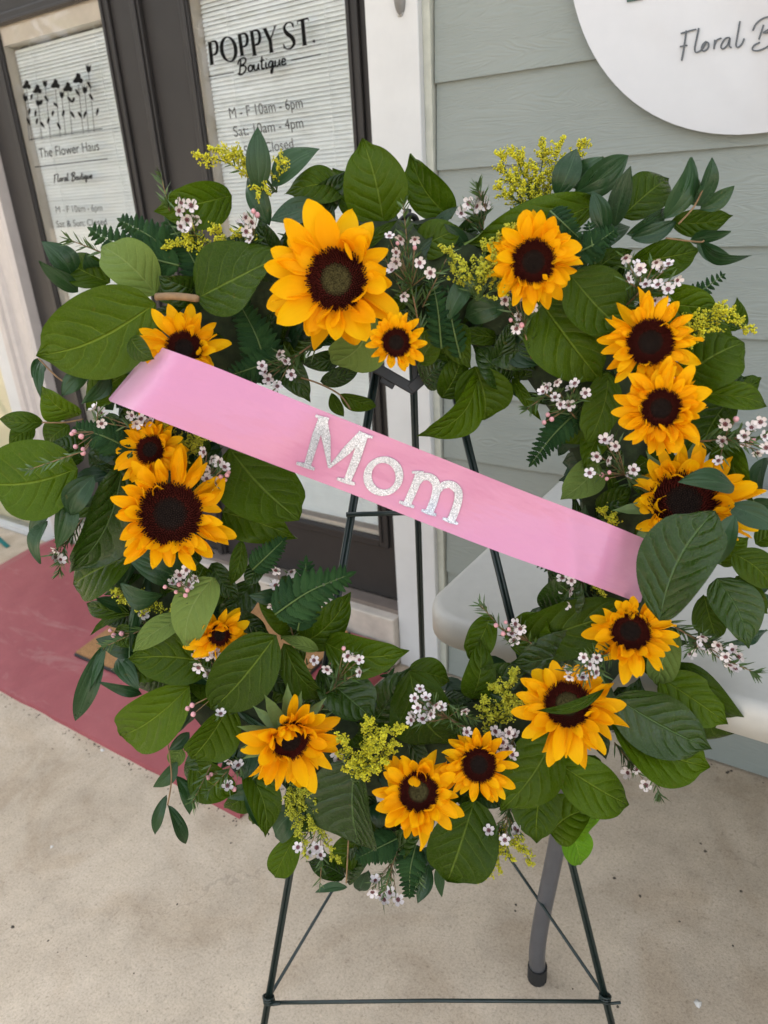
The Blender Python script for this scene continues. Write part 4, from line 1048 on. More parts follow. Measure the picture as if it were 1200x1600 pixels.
FERNS = [(280, 415, 145, 360, 62, .11, -8, 7), (270, 400, 190, 345, 56, .10, 5, 6), (330, 470, 262, 345, 58, .09, 6, 7), (420, 600, 372, 470, 70, .11, 8, 8), (440, 560, 350, 590, 50, .12, 0, 6),
 (430, 960, 540, 900, 78, .16, -6, 6), (465, 985, 478, 880, 56, .14, 4, 6), (395, 890, 442, 845, 44, .13, 0, 6), (905, 640, 832, 722, 52, .10, 4, 7), (860, 330, 905, 372, 40, .15, 0, 5), (890, 400, 960, 360, 48, .13, 3, 6), (930, 412, 920, 350, 36, .13, 0, 5),
 (690, 545, 672, 420, 44, .11, 3, 7), (720, 560, 700, 450, 36, .11, -3, 6), (650, 1320, 640, 1400, 48, .10, 4, 6), (620, 1310, 560, 1340, 50, .10, 0, 6), (920, 900, 842, 880, 36, .09, 0, 5), (905, 895, 868, 915, 30, .09, 0, 4), (200, 700, 120, 670, 56, .13, 4, 7), (215, 690, 190, 735, 40, .14, 0, 5),
 (650, 1130, 600, 1040, 44, .07, 0, 6), (1060, 480, 1130, 430, 34, .08, 0, 5)]
for i, F in enumerate(FERNS): fern(*F, seed=i)

# waxflower: thin woody sprigs with needles, buds and five-petalled blossoms
def blossom_mesh(open_, seed):
    R_ = random.Random(seed); mb = MB()
    for k in range(5):
        a = 2 * math.pi * k / 5 + R_.uniform(-.08, .08)
        ca, sa = math.cos(a), math.sin(a); vs = []
        for r_, w_, z_ in ((.22, .16, .05), (.5, .33, .10 + .22 * open_), (.78, .36, .16 + .36 * open_), (.98, .20, .22 + .5 * open_)):
            for q in (-1, 0, 1):
                zz = z_ + (.07 if q else 0); vs.append((r_ * ca - w_ * q * sa, r_ * sa + w_ * q * ca, zz))
        mb.add(vs, [(i * 3 + j, i * 3 + j + 1, (i + 1) * 3 + j + 1, (i + 1) * 3 + j) for i in range(3) for j in range(2)], 0)
    n_ = 8
    ring1 = [(.40 * math.cos(2 * math.pi * k / n_), .40 * math.sin(2 * math.pi * k / n_), .17) for k in range(n_)]
    ring2 = [(.24 * math.cos(2 * math.pi * k / n_), .24 * math.sin(2 * math.pi * k / n_), .13) for k in range(n_)]
    mb.add(ring1 + ring2 + [(0, 0, .16)], [(k, (k + 1) % n_, n_ + (k + 1) % n_, n_ + k) for k in range(n_)] + [(n_ + k, n_ + (k + 1) % n_, 2 * n_) for k in range(n_)], 1)
    mb.add([(.3 * math.cos(2 * math.pi * k / 6), .3 * math.sin(2 * math.pi * k / 6), .1) for k in range(6)] + [(0, 0, -.55)], [((k + 1) % 6, k, 6) for k in range(6)], 2)
    for k in range(7):
        a = 2 * math.pi * k / 7; mb.blob((.30 * math.cos(a), .30 * math.sin(a), .24), .055, 0)
    mb.blob((0, 0, .22), .07, 2)
    return mb.mesh("blossom", [M_WPET, M_WCEN, M_NEEDLE])
BLOSS = [blossom_mesh(o_, i) for i, o_ in enumerate((.0, .25, .5, .15, .8))]
def needles(mb, p, q, n_, ln, R_):
    p, q = V(p), V(q); ax = (q - p).normalized()
    for k in range(n_):
        c = p.lerp(q, R_.random()); rv = V((R_.gauss(0, 1), R_.gauss(0, 1), R_.gauss(0, 1))); sd_ = (rv - ax * rv.dot(ax)).normalized()
        d_ = (sd_ * .75 + ax * .75).normalized(); l_ = ln * R_.uniform(.6, 1.2); w_ = d_.cross(V((R_.gauss(0, 1), R_.gauss(0, 1), R_.gauss(0, 1))))  .normalized() * .00095
        mb.add([c - w_, c + w_, c + d_ * l_ * .6 + w_ * 1.1, c + d_ * l_, c + d_ * l_ * .6 - w_ * 1.1], [(0, 1, 2, 3, 4)], 1)
def waxflower(root, blossoms, d, buds=(), size=10, seed=0, nd=14):
    R_ = random.Random(seed); mb = MB(); Rt = W(*root, d - .035); places = []
    c = V((sum(b[0] for b in blossoms + list(buds)), sum(b[1] for b in blossoms + list(buds)))) / (len(blossoms) + len(buds))
    hub = W(root[0] * .4 + c.x * .6, root[1] * .4 + c.y * .6, d - .012)
    mb.tube([Rt, Rt.lerp(hub, .5) + NP * .004, hub], [.0012, .0011, .0009], 5); needles(mb, Rt, hub, nd * 3, .024, R_)
    px = (CAM - hub).length / FPX
    for x, y in blossoms:
        p = W(x + R_.uniform(-2, 2), y + R_.uniform(-2, 2), d + R_.uniform(-.010, .012)); nz = (CAM - p).normalized()
        n_ = (nz + RT * R_.gauss(0, .62) + UP * R_.gauss(.05, .62)).normalized()
        back = p - n_ * size * px * .5
        mb.tube([hub, hub.lerp(back, .5) + NP * R_.uniform(-.004, .004), back], .0006, 4); needles(mb, hub.lerp(back, .1), back, 9, .017, R_)
        places.append((p, n_))
    for x, y in buds:
        p = W(x, y, d + R_.uniform(-.004, .008)); r_ = R_.uniform(3.0, 4.4) * px
        mb.tube([hub, p], .0005, 4)
        for q in range(2):
            pass
        m_ = MB()
        n1, n2 = 6, 5; vs = []
        for i in range(n2 + 1):
            b = math.pi * i / n2
            for k in range(n1): vs.append(p + V((math.sin(b) * math.cos(2 * math.pi * k / n1), math.sin(b) * math.sin(2 * math.pi * k / n1), math.cos(b))) * r_)
        mb.add(vs, [(i * n1 + k, i * n1 + (k + 1) % n1, (i + 1) * n1 + (k + 1) % n1, (i + 1) * n1 + k) for i in range(n2) for k in range(n1)], 2)
    o = wchild("waxflower_sprig", mb.mesh("waxflower_sprig", [M_BARK, M_NEEDLE, M_WBUD]))
    for p, n_ in places:
        b = link("blossom", R_.choice(BLOSS), o)
        q = n_.to_track_quat('Z', 'Y').to_matrix().to_4x4()
        b.matrix_basis = Matrix.Translation(p) @ q @ Matrix.Rotation(R_.uniform(0, 6), 4, 'Z') @ Matrix.Scale(size * R_.uniform(.88, 1.1) * px, 4)
WAX = [
 ((330, 430), [(285, 318), (300, 322), (278, 331), (291, 343), (283, 355), (298, 358), (308, 341)], .11, []),
 ((400, 430), [(381, 341), (395, 346), (384, 360), (391, 372), (376, 352)], .12, [(396, 330), (402, 336)]),
 ((657, 520), [(610, 369), (625, 371), (648, 372), (620, 393), (618, 409), (655, 410), (673, 424), (613, 424), (628, 464)], .15, [(621, 380), (648, 387)]),
 ((775, 420), [(733, 318), (750, 310), (759, 320), (722, 336), (742, 322)], .08, []),
 ((830, 560), [(815, 457), (800, 459), (790, 468), (831, 479), (812, 494), (805, 512), (820, 464)], .14, [(815, 508), (798, 500)]),
 ((975, 480), [(976, 404), (994, 414), (999, 421), (1024, 409), (1031, 419), (1043, 414), (981, 434), (1007, 446), (1028, 446), (1044, 452), (1058, 439), (1012, 473), (1022, 468), (1038, 472)], .155, []),
 ((905, 660), [(868, 598), (855, 604), (890, 607), (900, 599), (868, 620), (877, 632), (888, 634), (914, 615), (850, 611)], .13, [(862, 655), (856, 648), (850, 660)]),
 ((1010, 770), [(945, 686), (963, 695), (933, 712), (949, 721), (920, 738), (955, 690), (990, 735), (984, 746)], .14, [(940, 742), (948, 748), (952, 738)]),
 ((1085, 690), [(1172, 668), (1163, 680), (1182, 705), (1193, 682), (1133, 664), (1128, 690), (1190, 659), (1123, 722), (1166, 690), (1199, 700)], .17, [(1176, 687), (1150, 655)]),
 ((945, 880), [(880, 904), (893, 909), (890, 922), (907, 928), (885, 935), (887, 945), (876, 918)], .12, [(895, 940)]),
 ((870, 1030), [(814, 983), (800, 991), (803, 998), (806, 976)], .14, [(775, 977), (790, 972), (795, 983), (786, 990)]),
 ((960, 1010), [(912, 1027), (931, 1029), (921, 1040), (933, 1049), (888, 1046), (890, 1057), (912, 1061)], .23, []),
 ((1040, 970), [(1100, 995), (1122, 1008), (1144, 1014), (1140, 1038), (1111, 1014), (1133, 1024), (1078, 1020), (1090, 1011), (1150, 1044), (1156, 1026)], .15, []),
 ((740, 1140), [(658, 1076), (650, 1090), (665, 1091), (681, 1099), (691, 1104), (671, 1110), (655, 1105), (645, 1119), (661, 1126), (671, 1116), (725, 1112), (728, 1145), (645, 1127)], .155, []),
 ((760, 1230), [(775, 1144), (785, 1151), (795, 1143), (787, 1159), (803, 1150), (790, 1170), (801, 1181), (783, 1180), (793, 1190), (803, 1161)], .15, []),
 ((330, 960), [(292, 890), (295, 912), (278, 899), (271, 912), (305, 905)], .16, [(280, 913), (275, 925), (290, 930), (293, 922), (258, 917)]),
 ((290, 790), [(331, 720), (343, 722), (328, 734), (323, 750), (339, 753), (325, 766), (350, 731), (340, 765), (318, 706)], .155, [(355, 742), (352, 750), (357, 738), (345, 745)]),
 ((500, 530), [(438, 553), (446, 565), (410, 573), (418, 591), (455, 585), (413, 582), (435, 604)], .14, []),
 ((270, 700), [(235, 660), (221, 655), (213, 660), (157, 645), (160, 663), (207, 648)], .14, []),
 ((195, 660), [(150, 640)], .15, [(112, 678), (127, 682), (118, 698), (130, 702), (130, 708), (116, 675)]),
 ((460, 1000), [(432, 889), (453, 891), (430, 914), (425, 945), (450, 915)], .13, []),
 ((380, 1110), [(335, 1014), (307, 1025), (323, 1023), (312, 1043), (326, 1051), (337, 1021), (345, 1115)], .155, [(293, 1107), (300, 1102), (302, 1116)]),
 ((505, 1250), [(495, 1324), (501, 1335), (484, 1333), (465, 1322), (528, 1176), (530, 1186), (533, 1212)], .11, []),
 ((620, 1290), [(580, 1395), (594, 1396), (611, 1395), (586, 1378), (600, 1405), (622, 1404)], .09, [(658, 1325)]),
 ((800, 1230), [(763, 1298), (790, 1311), (803, 1296), (771, 1315), (811, 1300), (796, 1306)], .12, []),
 ((960, 1160), [(980, 1207), (995, 1203), (1010, 1226), (1030, 1216)], .10, []),
 ((500, 1110), [(541, 1026), (513, 1046), (560, 1032), (563, 1051), (555, 1024)], .15, [(537, 1013)]),
 ((130, 810), [(85, 869), (95, 876), (88, 860)], .11, []),
 ((420, 1160), [(360, 1190), (371, 1195), (354, 1226)], .10, [(330, 1210), (325, 1215), (366, 1233)]),
 ((470, 1090), [(434, 1046), (488, 1030), (410, 1040)], .12, []),
 ((290, 1010), [(215, 950), (221, 962)], .11, [(172, 985), (190, 990), (178, 993)]),
]
for i, (rt2, bl_, d, bd) in enumerate(WAX): waxflower(rt2, bl_, d, bd, 8.8, i)
# bare needle tips that poke out past the leaves
for i, (a, b, d) in enumerate((((160, 395), (107, 374), .11), ((265, 330), (252, 276), .10), ((640, 420), (630, 318), .14), ((130, 705), (42, 735), .17), ((1130, 1030), (1182, 1052), .15), ((330, 1195), (300, 1255), .11), ((360, 1200), (322, 1240), .11), ((505, 1320), (500, 1380), .10), ((620, 1330), (600, 1395), .10), ((640, 1330), (655, 1380), .10), ((100, 860), (92, 895), .11), ((230, 980), (165, 1010), .12), ((800, 1000), (750, 945), .13), ((850, 620), (822, 640), .12), ((500, 1090), (560, 1050), .14), ((760, 330), (745, 290), .08), ((1015, 1200), (1032, 1245), .10), ((700, 1100), (740, 1125), .14), ((640, 480), (600, 400), .12), ((660, 480), (705, 390), .12))):
    mb = MB(); p, q = W(*a, d), W(*b, d + .01)
    mb.tube([p, q], [.0009, .0005], 4); needles(mb, p, q, 30, .017, random.Random(i)); needles(mb, p.lerp(q, .8), q + (q - p) * .02, 8, .013, random.Random(i + 50))
    wchild("needle_sprig", mb.mesh("needle_sprig", [M_BARK, M_NEEDLE]))

# goldenrod: plumes of tiny buds
def goldenrod(root, tips, d, seed=0, m_=M_GOLD, dens=1.0):
    R_ = random.Random(seed); mb = MB(); Rt = W(*root, d - .03)
    for tx, ty in tips:
        T = W(tx, ty, d + R_.uniform(-.008, .012)); px = (CAM - T).length / FPX; L = (T - Rt).length
        sg2 = V((R_.gauss(0, 1), R_.gauss(0, 1), R_.gauss(0, 1))) * .06 * L
        pts = curve([Rt, Rt.lerp(T, .55) + sg2 + UP * .1 * L, T], 8)
        mb.tube(pts, [.0010 * (1 - .6 * i / (len(pts) - 1)) for i in range(len(pts))], 4)
        needles(mb, pts[1], pts[len(pts) // 2], 8, .014, R_)
        nb_ = max(5, int(L / .0052))
        for k in range(nb_):
            s = .22 + .78 * k / nb_; i = min(len(pts) - 2, int(s * (len(pts) - 1))); c = pts[i].lerp(pts[i + 1], s * (len(pts) - 1) - i)
            ax = (pts[i + 1] - pts[i]).normalized(); rv = V((R_.gauss(0, 1), R_.gauss(0, 1), R_.gauss(0, 1))); sd_ = (rv - ax * rv.dot(ax)).normalized()
            ln = (.0055 + .018 * (1.05 - s)) * R_.uniform(.7, 1.25)
            e_ = c + (sd_ * .7 + ax * .75) * ln
            mb.tube([c, e_], .0004, 3)
            for b in range(int(13 * dens)):
                q = c.lerp(e_, R_.uniform(.1, 1.1)) + V((R_.gauss(0, 1), R_.gauss(0, 1), R_.gauss(0, 1))) * .0013
                mb.blob(q, R_.uniform(.0009, .0017), 2 if R_.random() < .76 else 3)
    wchild("goldenrod_sprig", mb.mesh("goldenrod_sprig", [M_GSTEM, M_NEEDLE, m_, M_GOLDG], True))
GOLD = [((432, 300), [(307, 242), (330, 234), (360, 240), (385, 262), (440, 250), (400, 300)], .11, M_GOLD), ((362, 410), [(258, 384), (290, 370), (325, 358), (345, 378), (318, 402)], .12, M_GOLD), ((378, 400), [(380, 368), (360, 390)], .11, M_GOLD),
 ((835, 340), [(779, 238), (800, 232), (815, 245), (850, 225), (875, 218), (914, 222), (778, 292), (800, 275), (838, 262), (868, 308), (815, 290)], .09, M_GOLD),
 ((745, 470), [(838, 350), (802, 360), (770, 380), (695, 388), (722, 412), (775, 400), (792, 448), (755, 420)], .165, M_GOLDG), ((1065, 525), [(1178, 513), (1150, 488), (1128, 480), (1105, 520), (1085, 535), (1090, 500)], .15, M_GOLD),
 ((778, 1150), [(802, 1046), (775, 1070), (758, 1095), (812, 1098), (790, 1080), (765, 1118)], .14, M_GOLDG), ((552, 1225), [(573, 1127), (631, 1138), (533, 1150), (570, 1212), (600, 1148), (606, 1190), (545, 1190), (590, 1165), (618, 1160)], .19, M_GOLD),
 ((452, 1210), [(455, 1275), (478, 1240), (492, 1292), (470, 1300), (482, 1335), (528, 1345), (498, 1250)], .12, M_GOLDG), ((775, 1290), [(832, 1350), (745, 1378), (780, 1362), (815, 1315), (800, 1345), (762, 1370), (822, 1330)], .10, M_GOLD),
 ((265, 720), [(336, 688), (305, 702), (285, 690), (255, 665), (320, 680)], .14, M_GOLDG), ((262, 965), [(176, 923), (200, 935), (215, 948)], .13, M_GOLDG), ((285, 985), [(268, 950), (300, 938), (275, 965)], .13, M_GOLDG), ((930, 935), [(934, 905), (940, 925)], .12, M_GOLDG), ((950, 830), [(946, 798), (952, 812)], .12, M_GOLD)]
for i, (rt2, tips, d, m_) in enumerate(GOLD): goldenrod(rt2, tips, d, i, m_, 1.7)

# ------------------------------------------------------------------ sunflowers
def petal_mesh(seed):
    """unit petal along +x, faces +z"""
    R_ = random.Random(seed); mb = MB(); nu, nv = 11, 6
    wd = R_.uniform(.46, .66); tip = R_.uniform(.40, .72); curl = R_.uniform(-.45, .42); tw = R_.uniform(-.9, .9); fold = R_.uniform(.02, .42); side = R_.uniform(-.20, .20); wv = R_.uniform(.0, .03); ph = R_.uniform(0, 6)
    vs, uv = [], []
    for i in range(nu + 1):
        t_ = i / nu
        hw = wd / 2 * min(1, .50 + 1.15 * t_) * max(0.02, (1 - t_ ** 3.4)) ** tip
        th_ = tw * t_ * t_
        for j in range(nv + 1):
            q = -1 + 2 * j / nv
            y = hw * q; z = fold * hw * (abs(q) ** 1.5) * 1.6 + .016 * math.cos(q * 6.3) * math.sin(math.pi * min(1, t_ * 1.1)) + wv * math.sin(5 * t_ + ph + 2 * q)
            y, z = y * math.cos(th_) - z * math.sin(th_), y * math.sin(th_) + z * math.cos(th_)
            a = curl * t_ * 1.6
            x = t_ * (1 - .12 * abs(curl) * t_)
            vs.append((x, y + side * t_ * t_, z + curl * t_ * t_ * .8)); uv.append((t_, j / nv))
    mb.add(vs, [(i * (nv + 1) + j, (i + 1) * (nv + 1) + j, (i + 1) * (nv + 1) + j + 1, i * (nv + 1) + j + 1) for i in range(nu) for j in range(nv)], 0, uv)
    return mb.mesh("petal", M_PETAL)
PETALS = [petal_mesh(s) for s in range(18)]
def sepal_mesh():
    mb = MB(); vs = []
    for i in range(9):
        t_ = i / 8; hw = .22 * (1 - t_ ** 1.3) * (.8 + .5 * t_) if t_ < .6 else .22 * (1 - t_) ** 1.25 * 1.9
        for q in (-1, -.4, 0, .4, 1): vs.append((t_, hw * q, .08 * abs(q) * hw * 4 + .16 * t_ * t_ * (1 if 1 else 0)))
    mb.add(vs, [(i * 5 + j, (i + 1) * 5 + j, (i + 1) * 5 + j + 1, i * 5 + j + 1) for i in range(8) for j in range(4)])
    return mb.mesh("sepal", M_SEPAL)
SEPAL = sepal_mesh()
def disc_meshes(rel, green):
    """rel: radius of the seed disc in units of the flower's radius"""
    mb = MB(); nr, na_ = 8, 30; vs, uv = [], []
    for i in range(nr + 1):
        r_ = rel * i / nr
        for k in range(na_):
            a = 2 * math.pi * k / na_; vs.append((r_ * math.cos(a), r_ * math.sin(a), rel * (.22 * (1 - (i / nr) ** 2) - .10 * math.exp(-(i / nr / .3) ** 2)))); uv.append((i / nr, k / na_))
    mb.add(vs, [(i * na_ + k, (i + 1) * na_ + k, (i + 1) * na_ + (k + 1) % na_, i * na_ + (k + 1) % na_) for i in range(nr) for k in range(na_)], 0, uv)
    disc = mb.mesh("seed_disc", M_DISCG if green else M_DISC)
    fl_ = MB(); R_ = random.Random(int(rel * 1000)); n_ = 620
    for k in range(n_):
        s = math.sqrt((k + .5) / n_); a = k * 2.399963; r_ = rel * s * 1.02
        z0 = rel * (.22 * (1 - s ** 2) - .10 * math.exp(-(s / .3) ** 2))
        outer = s > .52
        h_ = rel * (R_.uniform(.10, .24) if outer else R_.uniform(.035, .07)); w_ = rel * (.034 if outer else .020)
        lean = .35 * s if outer else 0
        c = V((r_ * math.cos(a), r_ * math.sin(a), z0)); o_ = V((math.cos(a), math.sin(a), 0)); sd_ = V((-math.sin(a), math.cos(a), 0))
        tp = c + V((0, 0, h_)) + o_ * h_ * lean + sd_ * R_.uniform(-.4, .4) * w_
        fl_.add([c + o_ * w_, c + sd_ * w_, c - o_ * w_, c - sd_ * w_, tp + o_ * w_ * .4, tp + sd_ * w_ * .4, tp - o_ * w_ * .4, tp - sd_ * w_ * .4], [(0, 1, 5, 4), (1, 2, 6, 5), (2, 3, 7, 6), (3, 0, 4, 7), (4, 5, 6, 7)], 0 if outer else 1)
    return disc, fl_.mesh("disc_florets", [M_FLORET, M_FLORETG if green else M_FLORETC], False)
def sunflower(cx, cy, Rpx, disc_px, d, tx, ty, label, n_=17, layers=3, green=False, sepals=0, seed=0, shape=None, droop=.0, inward=(), wide=1.0):
    """tx, ty lean the face right and up; shape(angle) stretches the petals where the photograph shows them longer"""
    R_ = random.Random(100 + seed)
    c = W(cx, cy, d); px = (CAM - c).length / FPX; R = Rpx * px
    nz = (CAM - c).normalized()
    z_ = (nz + RT * tx + UP * ty).normalized(); x_ = (RT - z_ * RT.dot(z_)).normalized(); y_ = z_.cross(x_)
    t = thing("sunflower", (0, 0, 0), label, "sunflower", "sunflowers in the wreath")
    t.matrix_world = Matrix(((x_.x, y_.x, z_.x, c.x), (x_.y, y_.y, z_.y, c.y), (x_.z, y_.z, z_.z, c.z), (0, 0, 0, 1))) @ Matrix.Scale(R, 4)
    rel = disc_px / Rpx
    dm, fm = disc_meshes(rel, green)
    link("seed_disc", dm, t); link("disc_florets", fm, t, kind="stuff")
    mb = MB(); mb.tube([(0, 0, -.02), (0, 0, -.16), (.02, -.02, -.5), (.05, -.05, -1.0)], [rel * .9, rel * .55, .09, .075], 12); link("stem", mb.mesh("stem", M_SEPAL), t)
    for ly in range(layers + 1):
        for k in range(n_):
            a = 2 * math.pi * (k + .5 * (ly % 2) + R_.uniform(-.22, .22)) / n_ + .13 * ly
            ln = (1 - rel * .92) * R_.uniform(.74, 1.12) * (1.0, .93, .76, .5)[ly]
            if shape: ln *= shape(math.degrees(a) % 360)
            if ln < .06 or R_.random() < (.6 if ly == 3 else .05): continue
            if R_.random() < .16: ln *= R_.uniform(.55, .8)
            pt = link("petal", R_.choice(PETALS), t)
            el = (-.08 - droop, .14 - droop, .42 - droop, .72)[ly] + R_.gauss(0, .17)
            for a0, a1, e2 in inward:
                if a0 <= math.degrees(a) % 360 <= a1 and R_.random() < .85: el += e2
            wsc = min(1.25, max(.62, ln * 1.15)) * R_.uniform(.85, 1.2)
            pt.matrix_basis = (Matrix.Rotation(a, 4, 'Z') @ Matrix.Translation((rel * (.95 - .02 * min(ly, 2)), 0, (.0, .012, .026, .034)[ly] - .03)) @ Matrix.Rotation(-el, 4, 'Y')
                               @ Matrix.Rotation(R_.gauss(0, .4), 4, 'X') @ Matrix.Diagonal((ln, wide * .72 * wsc * (17 / n_) ** .7 * (1 - rel * .35), .62, 1)))
    for k in range(sepals):
        a = 2 * math.pi * (k + R_.uniform(-.2, .2)) / sepals; s_ = link("sepal", SEPAL, t)
        s_.matrix_basis = Matrix.Rotation(a, 4, 'Z') @ Matrix.Translation((rel * .8, 0, -.10 - .03 * (k % 2))) @ Matrix.Rotation(.25 + R_.gauss(0, .15), 4, 'Y') @ Matrix.Scale(R_.uniform(.55, .8), 4)
    return t
def bump_at(*spec):
    def f_(a):
        v = 1.0
        for c_, w_, k_ in spec:
            dd = abs((a - c_ + 180) % 360 - 180); v += k_ * math.exp(-(dd / w_) ** 2)
        return v
    return f_
sunflower(526, 437, 108, 44, .19, -.10, .05, "largest sunflower, with a greenish heart, at the top of the wreath", 13, 3, True, seed=1, shape=bump_at((20, 40, -.30), (190, 50, .20), (110, 45, .16), (300, 30, .08)), wide=1.2, inward=((290, 350, .5),))
sunflower(619, 535, 48, 22, .21, .0, -.05, "smallest full-faced sunflower, just below the largest one", 14, 3, seed=2)
sunflower(833, 409, 73, 31, .17, .05, .0, "sunflower half veiled by goldenrod at the wreath's upper right", 16, 3, seed=3, wide=1.15)
sunflower(288, 545, 66, 26, .15, -.1, .25, "sunflower cut off from below by the left end of the pink ribbon", 16, 3, seed=4, shape=bump_at((120, 60, .1), (270, 60, -.2)))
sunflower(236, 703, 60, 22, .15, -.45, .20, "sideways sunflower right under the ribbon's left end", 14, 3, seed=5, shape=bump_at((200, 60, .2)))
sunflower(266, 803, 94, 46, .19, .0, .05, "broad dark-hearted sunflower on the wreath's left side", 17, 3, seed=6, shape=bump_at((70, 25, .30), (340, 30, .1), (150, 30, -.12)))
sunflower(1016, 535, 71, 32, .18, .05, .05, "upper sunflower of the pair on the right side", 17, 3, seed=7, shape=bump_at((110, 30, .1)))
sunflower(1033, 638, 70, 28, .20, .0, .0, "lower sunflower of the pair on the right side, overlapping the one above", 17, 3, seed=8, wide=1.15)
sunflower(1068, 786, 96, 46, .165, .10, .35, "sunflower at the right partly hidden under a broad dark leaf", 17, 3, sepals=10, seed=9, shape=bump_at((180, 45, -.45), (5, 30, .35), (100, 30, -.15)), inward=((60, 150, .5), (150, 230, .9)))
sunflower(985, 987, 68, 28, .20, .05, .20, "sunflower hanging below the ribbon's right end", 14, 3, seed=10, shape=bump_at((270, 60, .15), (180, 30, .12), (90, 50, -.35)), inward=((60, 150, .9),))
sunflower(887, 1101, 79, 33, .20, .0, .25, "sunflower with a small leaf across its petals, lower right", 17, 3, True, seed=11, shape=bump_at((285, 60, .22), (90, 50, -.22)), wide=1.15, droop=.08)
sunflower(748, 1195, 58, 25, .18, .05, .05, "small sunflower at the bottom beside a waxflower cluster", 15, 3, seed=12, inward=((40, 120, .8),))
sunflower(654, 1238, 68, 28, .20, .0, .18, "lowest sunflower of the wreath, its petals fanned downward", 16, 3, True, seed=13, shape=bump_at((275, 50, .14), (100, 40, -.1)), inward=((60, 120, 1.1),), wide=1.15)
sunflower(453, 1156, 80, 29, .20, .25, -.48, "crumpled sunflower showing its green sepals, lower left", 17, 3, sepals=16, seed=14, shape=bump_at((265, 50, .2), (100, 60, -.1)), inward=((20, 165, 1.0), (165, 250, .5), (250, 380, .25)))
sunflower(343, 992, 52, 17, .155, .15, -.35, "small sunflower half covered by a pale leaf, left side", 13, 3, inward=((60, 150, .8),), seed=15, shape=bump_at((270, 60, .15), (90, 60, -.2)))
leaf(942, 1076, 838, 1110, 15, .245, 'o', 'n', .05)

# ------------------------------------------------------------------ ribbon
RB = thing("pink_ribbon", W(600, 740, .2), "pink satin ribbon slung across the wreath with a silver word", "ribbon")
RINV = Matrix.Translation(-RB.location)
TOPE = [(245, 540), (330, 571), (440, 616), (560, 664), (690, 716), (820, 768), (930, 810), (1022, 848)]
BOTE = [(172, 627), (300, 677), (430, 727), (560, 776), (690, 828), (800, 870), (900, 905), (998, 942)]
tp, bt = curve(TOPE, 9), curve(BOTE, 9)
nu, nv = len(tp) - 1, 10
def rib_d(s, q):
    d = .213 + .012 * math.sin(math.pi * s)
    d += .006 * math.exp(-((s - .34 + .03 * q) / .035) ** 2) - .004 * math.exp(-((s - .42 + .05 * q) / .05) ** 2)
    d += .005 * math.exp(-((s - .80 - .05 * q) / .025) ** 2) + .003 * math.sin(9 * s + 2 * q) * (q - .5)
    left = 1 / (1 + math.exp((s - .33 + .05 * q) / .018)); d += .016 * left * (q - .5) + .003 * left
    d += .015 * math.sin(6.5 * s + 1.4 * q + .6) * (.15 + q * .85) + .004 * math.exp(-((s - .62 + .06 * q) / .03) ** 2)
    if s < .07: d -= .10 * ((.07 - s) / .07) ** 1.8
    if s > .90: d -= .09 * ((s - .90) / .10) ** 1.2
    return d
mb = MB(); vs, uv, fs = [], [], []
for i in range(nu + 1):
    for j in range(nv + 1):
        s, q = i / nu, j / nv
        p = tp[i].lerp(bt[i], q); vs.append(W(p.x, p.y, rib_d(s, q))); uv.append((s, q))
fs = [(i * (nv + 1) + j, (i + 1) * (nv + 1) + j, (i + 1) * (nv + 1) + j + 1, i * (nv + 1) + j + 1) for i in range(nu) for j in range(nv)]
mb.add(vs, fs, 0, uv)
# tails tuck back round the ring at either end
for i0, sgn in ((0, -1), (nu, 1)):
    row0 = vs[i0 * (nv + 1):(i0 + 1) * (nv + 1)]
    along = (W(1000, 890, .2) - W(210, 585, .2)).normalized() * sgn
    rows = [row0]
    for a in (20, 45, 70, 90, 110):
        r_ = math.radians(a); rows.append([p + along * .012 * math.sin(r_) - NP * (.012 * (1 - math.cos(r_)) + .03 * a / 110) for p in row0])
    mb.add([p for r2 in rows for p in r2], [(i * (nv + 1) + j, (i + 1) * (nv + 1) + j, (i + 1) * (nv + 1) + j + 1, i * (nv + 1) + j + 1) for i in range(len(rows) - 1) for j in range(nv)], 0,
           [(0 if sgn < 0 else 1, j / nv) for _ in rows for j in range(nv + 1)])
o = link("satin_band", mb.mesh("satin_band", M_SATIN), RB); o.matrix_parent_inverse = RINV
# letters cut from glitter card (coordinates read off a 3x enlargement whose corner is 400, 600)
from mathutils.bvhtree import BVHTree
BAND = BVHTree.FromPolygons([V(p) for p in mb.v], mb.f)
def rib_pt(x, y, k=0):
    r_ = ray(400 + x / 3, 600 + y / 3).normalized()
    hit = BAND.ray_cast(CAM, r_)
    return hit[0] - r_ * (.0011 + .00012 * k)
def letter(mb, name):
    o = link(name, mb.mesh(name, M_GLIT, False), RB); o.matrix_parent_inverse = RINV
    m_ = o.modifiers.new("thickness", 'SOLIDIFY'); m_.thickness = .0009; m_.offset = 0
def lstroke(mb, pts, wd, k):
    m_ = 6; P2, W2 = [], []
    for i in range(len(pts) - 1):
        for j in range(m_):
            t_ = j / m_; P2.append(V(pts[i]).lerp(V(pts[i + 1]), t_)); W2.append(wd[i] + (wd[i + 1] - wd[i]) * t_)
    P2.append(V(pts[-1])); W2.append(wd[-1]); stroke(mb, P2, W2, rib_pt, k)
mb = MB()
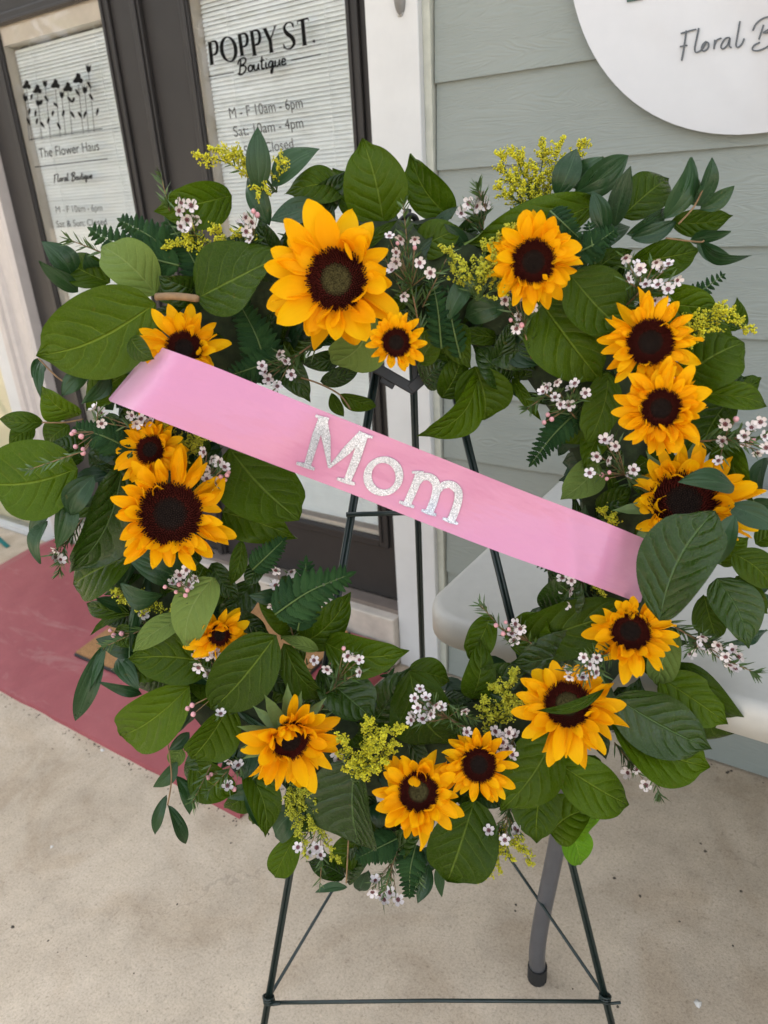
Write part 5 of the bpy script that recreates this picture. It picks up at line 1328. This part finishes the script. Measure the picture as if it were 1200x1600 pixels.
lstroke(mb, [(313, 160), (283, 240), (240, 385)], [38, 38, 32], 0)
lstroke(mb, [(312, 158), (328, 250), (344, 392)], [40, 42, 12], 1)
lstroke(mb, [(500, 232), (425, 312), (342, 392)], [38, 40, 10], 2)
lstroke(mb, [(506, 240), (470, 350), (425, 462)], [40, 40, 34], 3)
lstroke(mb, [(279, 148), (300, 157), (340, 170)], [12, 15, 22], 4); lstroke(mb, [(480, 232), (515, 242), (547, 250)], [26, 17, 11], 4)
lstroke(mb, [(190, 371), (232, 382), (274, 400)], [13, 22, 13], 4); lstroke(mb, [(380, 444), (424, 456), (463, 470)], [13, 22, 13], 4)
letter(mb, "letter_m")
mb = MB(); n_ = 40
oo = [(597 + 93 * math.cos(a) - 10 * math.sin(a), 432 + 92 * math.sin(a) + 6 * math.cos(a)) for a in [2 * math.pi * k / n_ for k in range(n_)]]
ii = [(598 + 56 * math.cos(a) - 8 * math.sin(a), 432 + 62 * math.sin(a) + 12 * math.cos(a)) for a in [2 * math.pi * k / n_ for k in range(n_)]]
mb.add([rib_pt(*p) for p in oo] + [rib_pt(*p) for p in ii], [(k, (k + 1) % n_, n_ + (k + 1) % n_, n_ + k) for k in range(n_)]); letter(mb, "letter_o")
mb = MB()
lstroke(mb, [(768, 416), (745, 480), (707, 565)], [37, 38, 36], 0)
stroke(mb, curve([(755, 468), (785, 436), (822, 440), (846, 475), (838, 535), (812, 602)], 5), [16] + [26] * 4 + [34] * 6 + [38] * 15, rib_pt, 1)
stroke(mb, curve([(850, 508), (878, 476), (915, 472), (948, 505), (943, 565), (912, 645)], 5), [16] + [26] * 4 + [34] * 6 + [38] * 15, rib_pt, 2)
stroke(mb, [(731, 414), (752, 414), (786, 418)], [10, 14, 18], rib_pt, 3)
for a, b in (((672, 552), (741, 577)), ((776, 592), (845, 615)), ((875, 630), (946, 655))): stroke(mb, [a, ((a[0] + b[0]) / 2, (a[1] + b[1]) / 2), b], [12, 19, 12], rib_pt, 3)
letter(mb, "letter_m")
